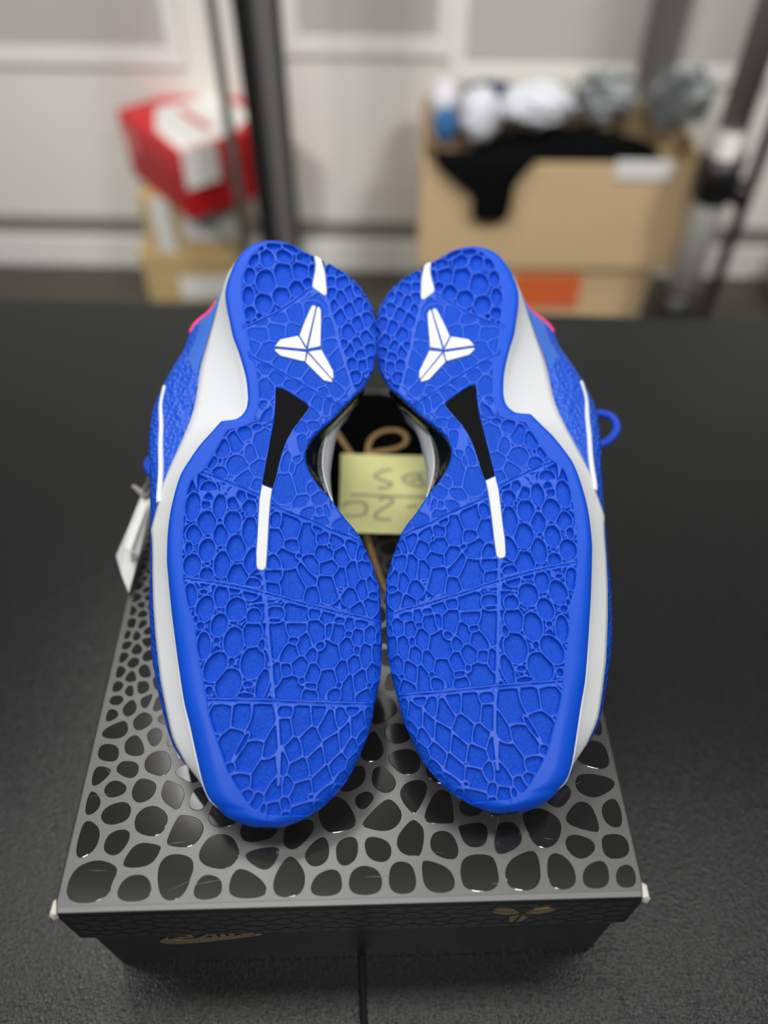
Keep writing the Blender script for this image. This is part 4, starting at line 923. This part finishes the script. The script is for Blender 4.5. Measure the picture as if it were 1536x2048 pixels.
# right: large open carton on a shoe box
ob = empty('cardboard_box', (0.318, 1.445, ZF), R(-1), 'tan box with an orange print under the large open carton', 'box')
carton_box('body', -0.235, 0.235, 0.0, 0.14, 0, 0.115, M['card'], ob)
carton_box('lid', -0.238, 0.238, -0.002, 0.142, 0.092, 0.131, M['card'], ob)
box('orange_print', -0.050, 0.094, -0.0034, -0.0018, 0.030, 0.110, M['orange'], ob)
zc0 = ZF+0.1315
cb = empty('open_carton', (0.332, 1.43, zc0), R(-1.5), 'large open brown carton heaped with clothes and plastic bags', 'box')
CWL, CWR, CD, CH = -0.262, 0.258, 0.150, 0.218
for nm, a in (('front_panel', (CWL, CWR, 0, 0.005, 0, CH-0.004)), ('back_panel', (CWL, CWR, CD-0.005, CD, 0, CH+0.055)), ('side_panel', (CWL, CWL+0.005, 0.005, CD-0.005, 0, CH)), ('side_panel', (CWR-0.005, CWR, 0.005, CD-0.005, 0, CH)), ('bottom_panel', (CWL, CWR, 0.005, CD-0.005, 0, 0.005))):
    box(nm, *a, M['card'], cb)
box('paper_label', 0.095, 0.200, -0.004, -0.0002, CH-0.030, CH+0.004, M['label'], cb)
def lump(name, c, r, m, seed, amp=0.35, sc=(1, 1, 1), sub=4, freq=2.2, smooth=True):
    bm = bmesh.new(); bmesh.ops.create_icosphere(bm, subdivisions=sub, radius=1.0)
    for v in bm.verts:
        d = v.co.normalized(); n_ = noise.fractal(d*freq+Vector((seed, seed*2.3, 0)), 0.6, 2.0, 4)
        k = 1+amp*0.7*n_+amp*(0.35-1.1*abs(noise.noise(d*freq*1.6+Vector((seed*3, 0, 1)))))
        v.co = Vector((d.x*sc[0], d.y*sc[1], d.z*sc[2]))*k*r
    o = from_bm(name, bm, m, None, smooth=smooth); o.location = c
    return o
def cl(x, y, z): return Matrix.Rotation(R(-1.5), 3, 'Z') @ Vector((x, y, z))+Vector((0.332, 1.43, zc0))
fill = lump('black_jersey_pile', cl(0.010, 0.084, CH-0.062), 0.1, M['black_cloth'], 9.1, 0.06, (2.05, 0.50, 0.89)); tag(fill, 'black clothes filling the middle of the large open carton', 'clothes')
HEAP = [('white_shirt', (-0.056, 0.066, 0.073), 0.042, M['white_cloth'], 1.7, 0.34, (1.5, 0.9, 0.85), 'crumpled white shirt lying across the left half of the carton heap', 'shirt', None),
        ('white_shirt', (-0.158, 0.056, 0.058), 0.036, M['white_cloth'], 4.7, 0.34, (0.95, 0.8, 1.25), 'smaller crumpled white shirt at the left front corner of the carton', 'shirt', None),
        ('blue_towel', (-0.222, 0.030, 0.048), 0.025, M['blue_towel'], 2.9, 0.2, (0.8, 0.9, 1.2), 'blue towel bunched at the left end of the carton heap', 'towel', None),
        ('navy_shirt', (-0.140, 0.105, 0.076), 0.030, M['navy_cloth'], 6.2, 0.2, (1.6, 0.8, 0.7), 'navy shirt folded behind the white shirts in the carton', 'shirt', None),
        ('pale_shirt', (-0.222, 0.100, 0.062), 0.032, M['white_cloth'], 8.8, 0.2, (0.8, 0.9, 1.2), 'pale shirt rolled against the left wall of the carton', 'shirt', None),
        ('plastic_bag', (0.070, 0.092, 0.078), 0.043, M['plastic_bag'], 3.3, 0.42, (1.2, 0.85, 0.9), 'silver plastic bag in the middle of the carton heap', 'bag', 'silver plastic bags in the carton'),
        ('plastic_bag', (0.207, 0.088, 0.078), 0.044, M['plastic_bag'], 5.1, 0.42, (1.2, 0.85, 1.05), 'silver plastic bag bulging over the right end of the carton', 'bag', 'silver plastic bags in the carton')]
for nm, c, r, m_, sd, am, sc, lb, ct, gr in HEAP:
    tag(lump(nm, cl(c[0], c[1], CH+c[2]), r, m_, sd, am, sc, sub=4, freq=2.8, smooth=(nm != 'plastic_bag')), lb, ct, gr)
# black jersey hanging over the front
V_ = []; Fc = []
nx, nz = 14, 22
for j in range(nz+1):
    t = j/nz
    if t < 0.3:
        q = t/0.3; yb = 0.014-0.022*q; zb = CH+0.012*math.sin(q*PI)*1.0+0.006*(1-q)+(0.004 if q > .9 else 0)
    else:
        q = (t-0.3)/0.7; yb = -0.008-0.004*math.sin(q*PI); zb = CH+0.002-0.114*q
    q2 = max(0, (t-0.3)/0.7)
    xl = -0.240+0.073*min(1, q2*1.9)**1.1+0.004*q2; xr = -0.052-0.036*min(1, q2*2.6)**0.6-0.004*q2
    if q2 > 0.75: k = (q2-0.75)/0.25; xl += 0.006*k*k; xr -= 0.010*k*k
    for i in range(nx+1):
        s = i/nx
        V_.append(Vector((xl+(xr-xl)*s, yb-0.006*abs(math.sin(s*9+t*2))*min(1, t*3)-0.002, zb)))
for j in range(nz):
    for i in range(nx):
        a = j*(nx+1)+i; Fc.append((a, a+1, a+nx+2, a+nx+1))
dr = new_mesh('black_jersey', V_, Fc, M['black_cloth'], solid=0.003)
dr.location = (0.332, 1.43, zc0); dr.rotation_euler = (0, 0, R(-1.5))
tag(dr, 'black jersey hanging over the front of the open carton', 'jersey')
# brown box at the right border
eb = empty('cardboard_box', (0.905, 1.40, ZF), R(-4), 'dark brown box cut off at the right border of the photo', 'box')
carton_box('body', -0.03, 0.30, 0.0, 0.20, 0, 0.10, M['card_in'], eb)
carton_box('lid', -0.034, 0.304, -0.003, 0.203, 0.075, 0.125, M['card_in'], eb)
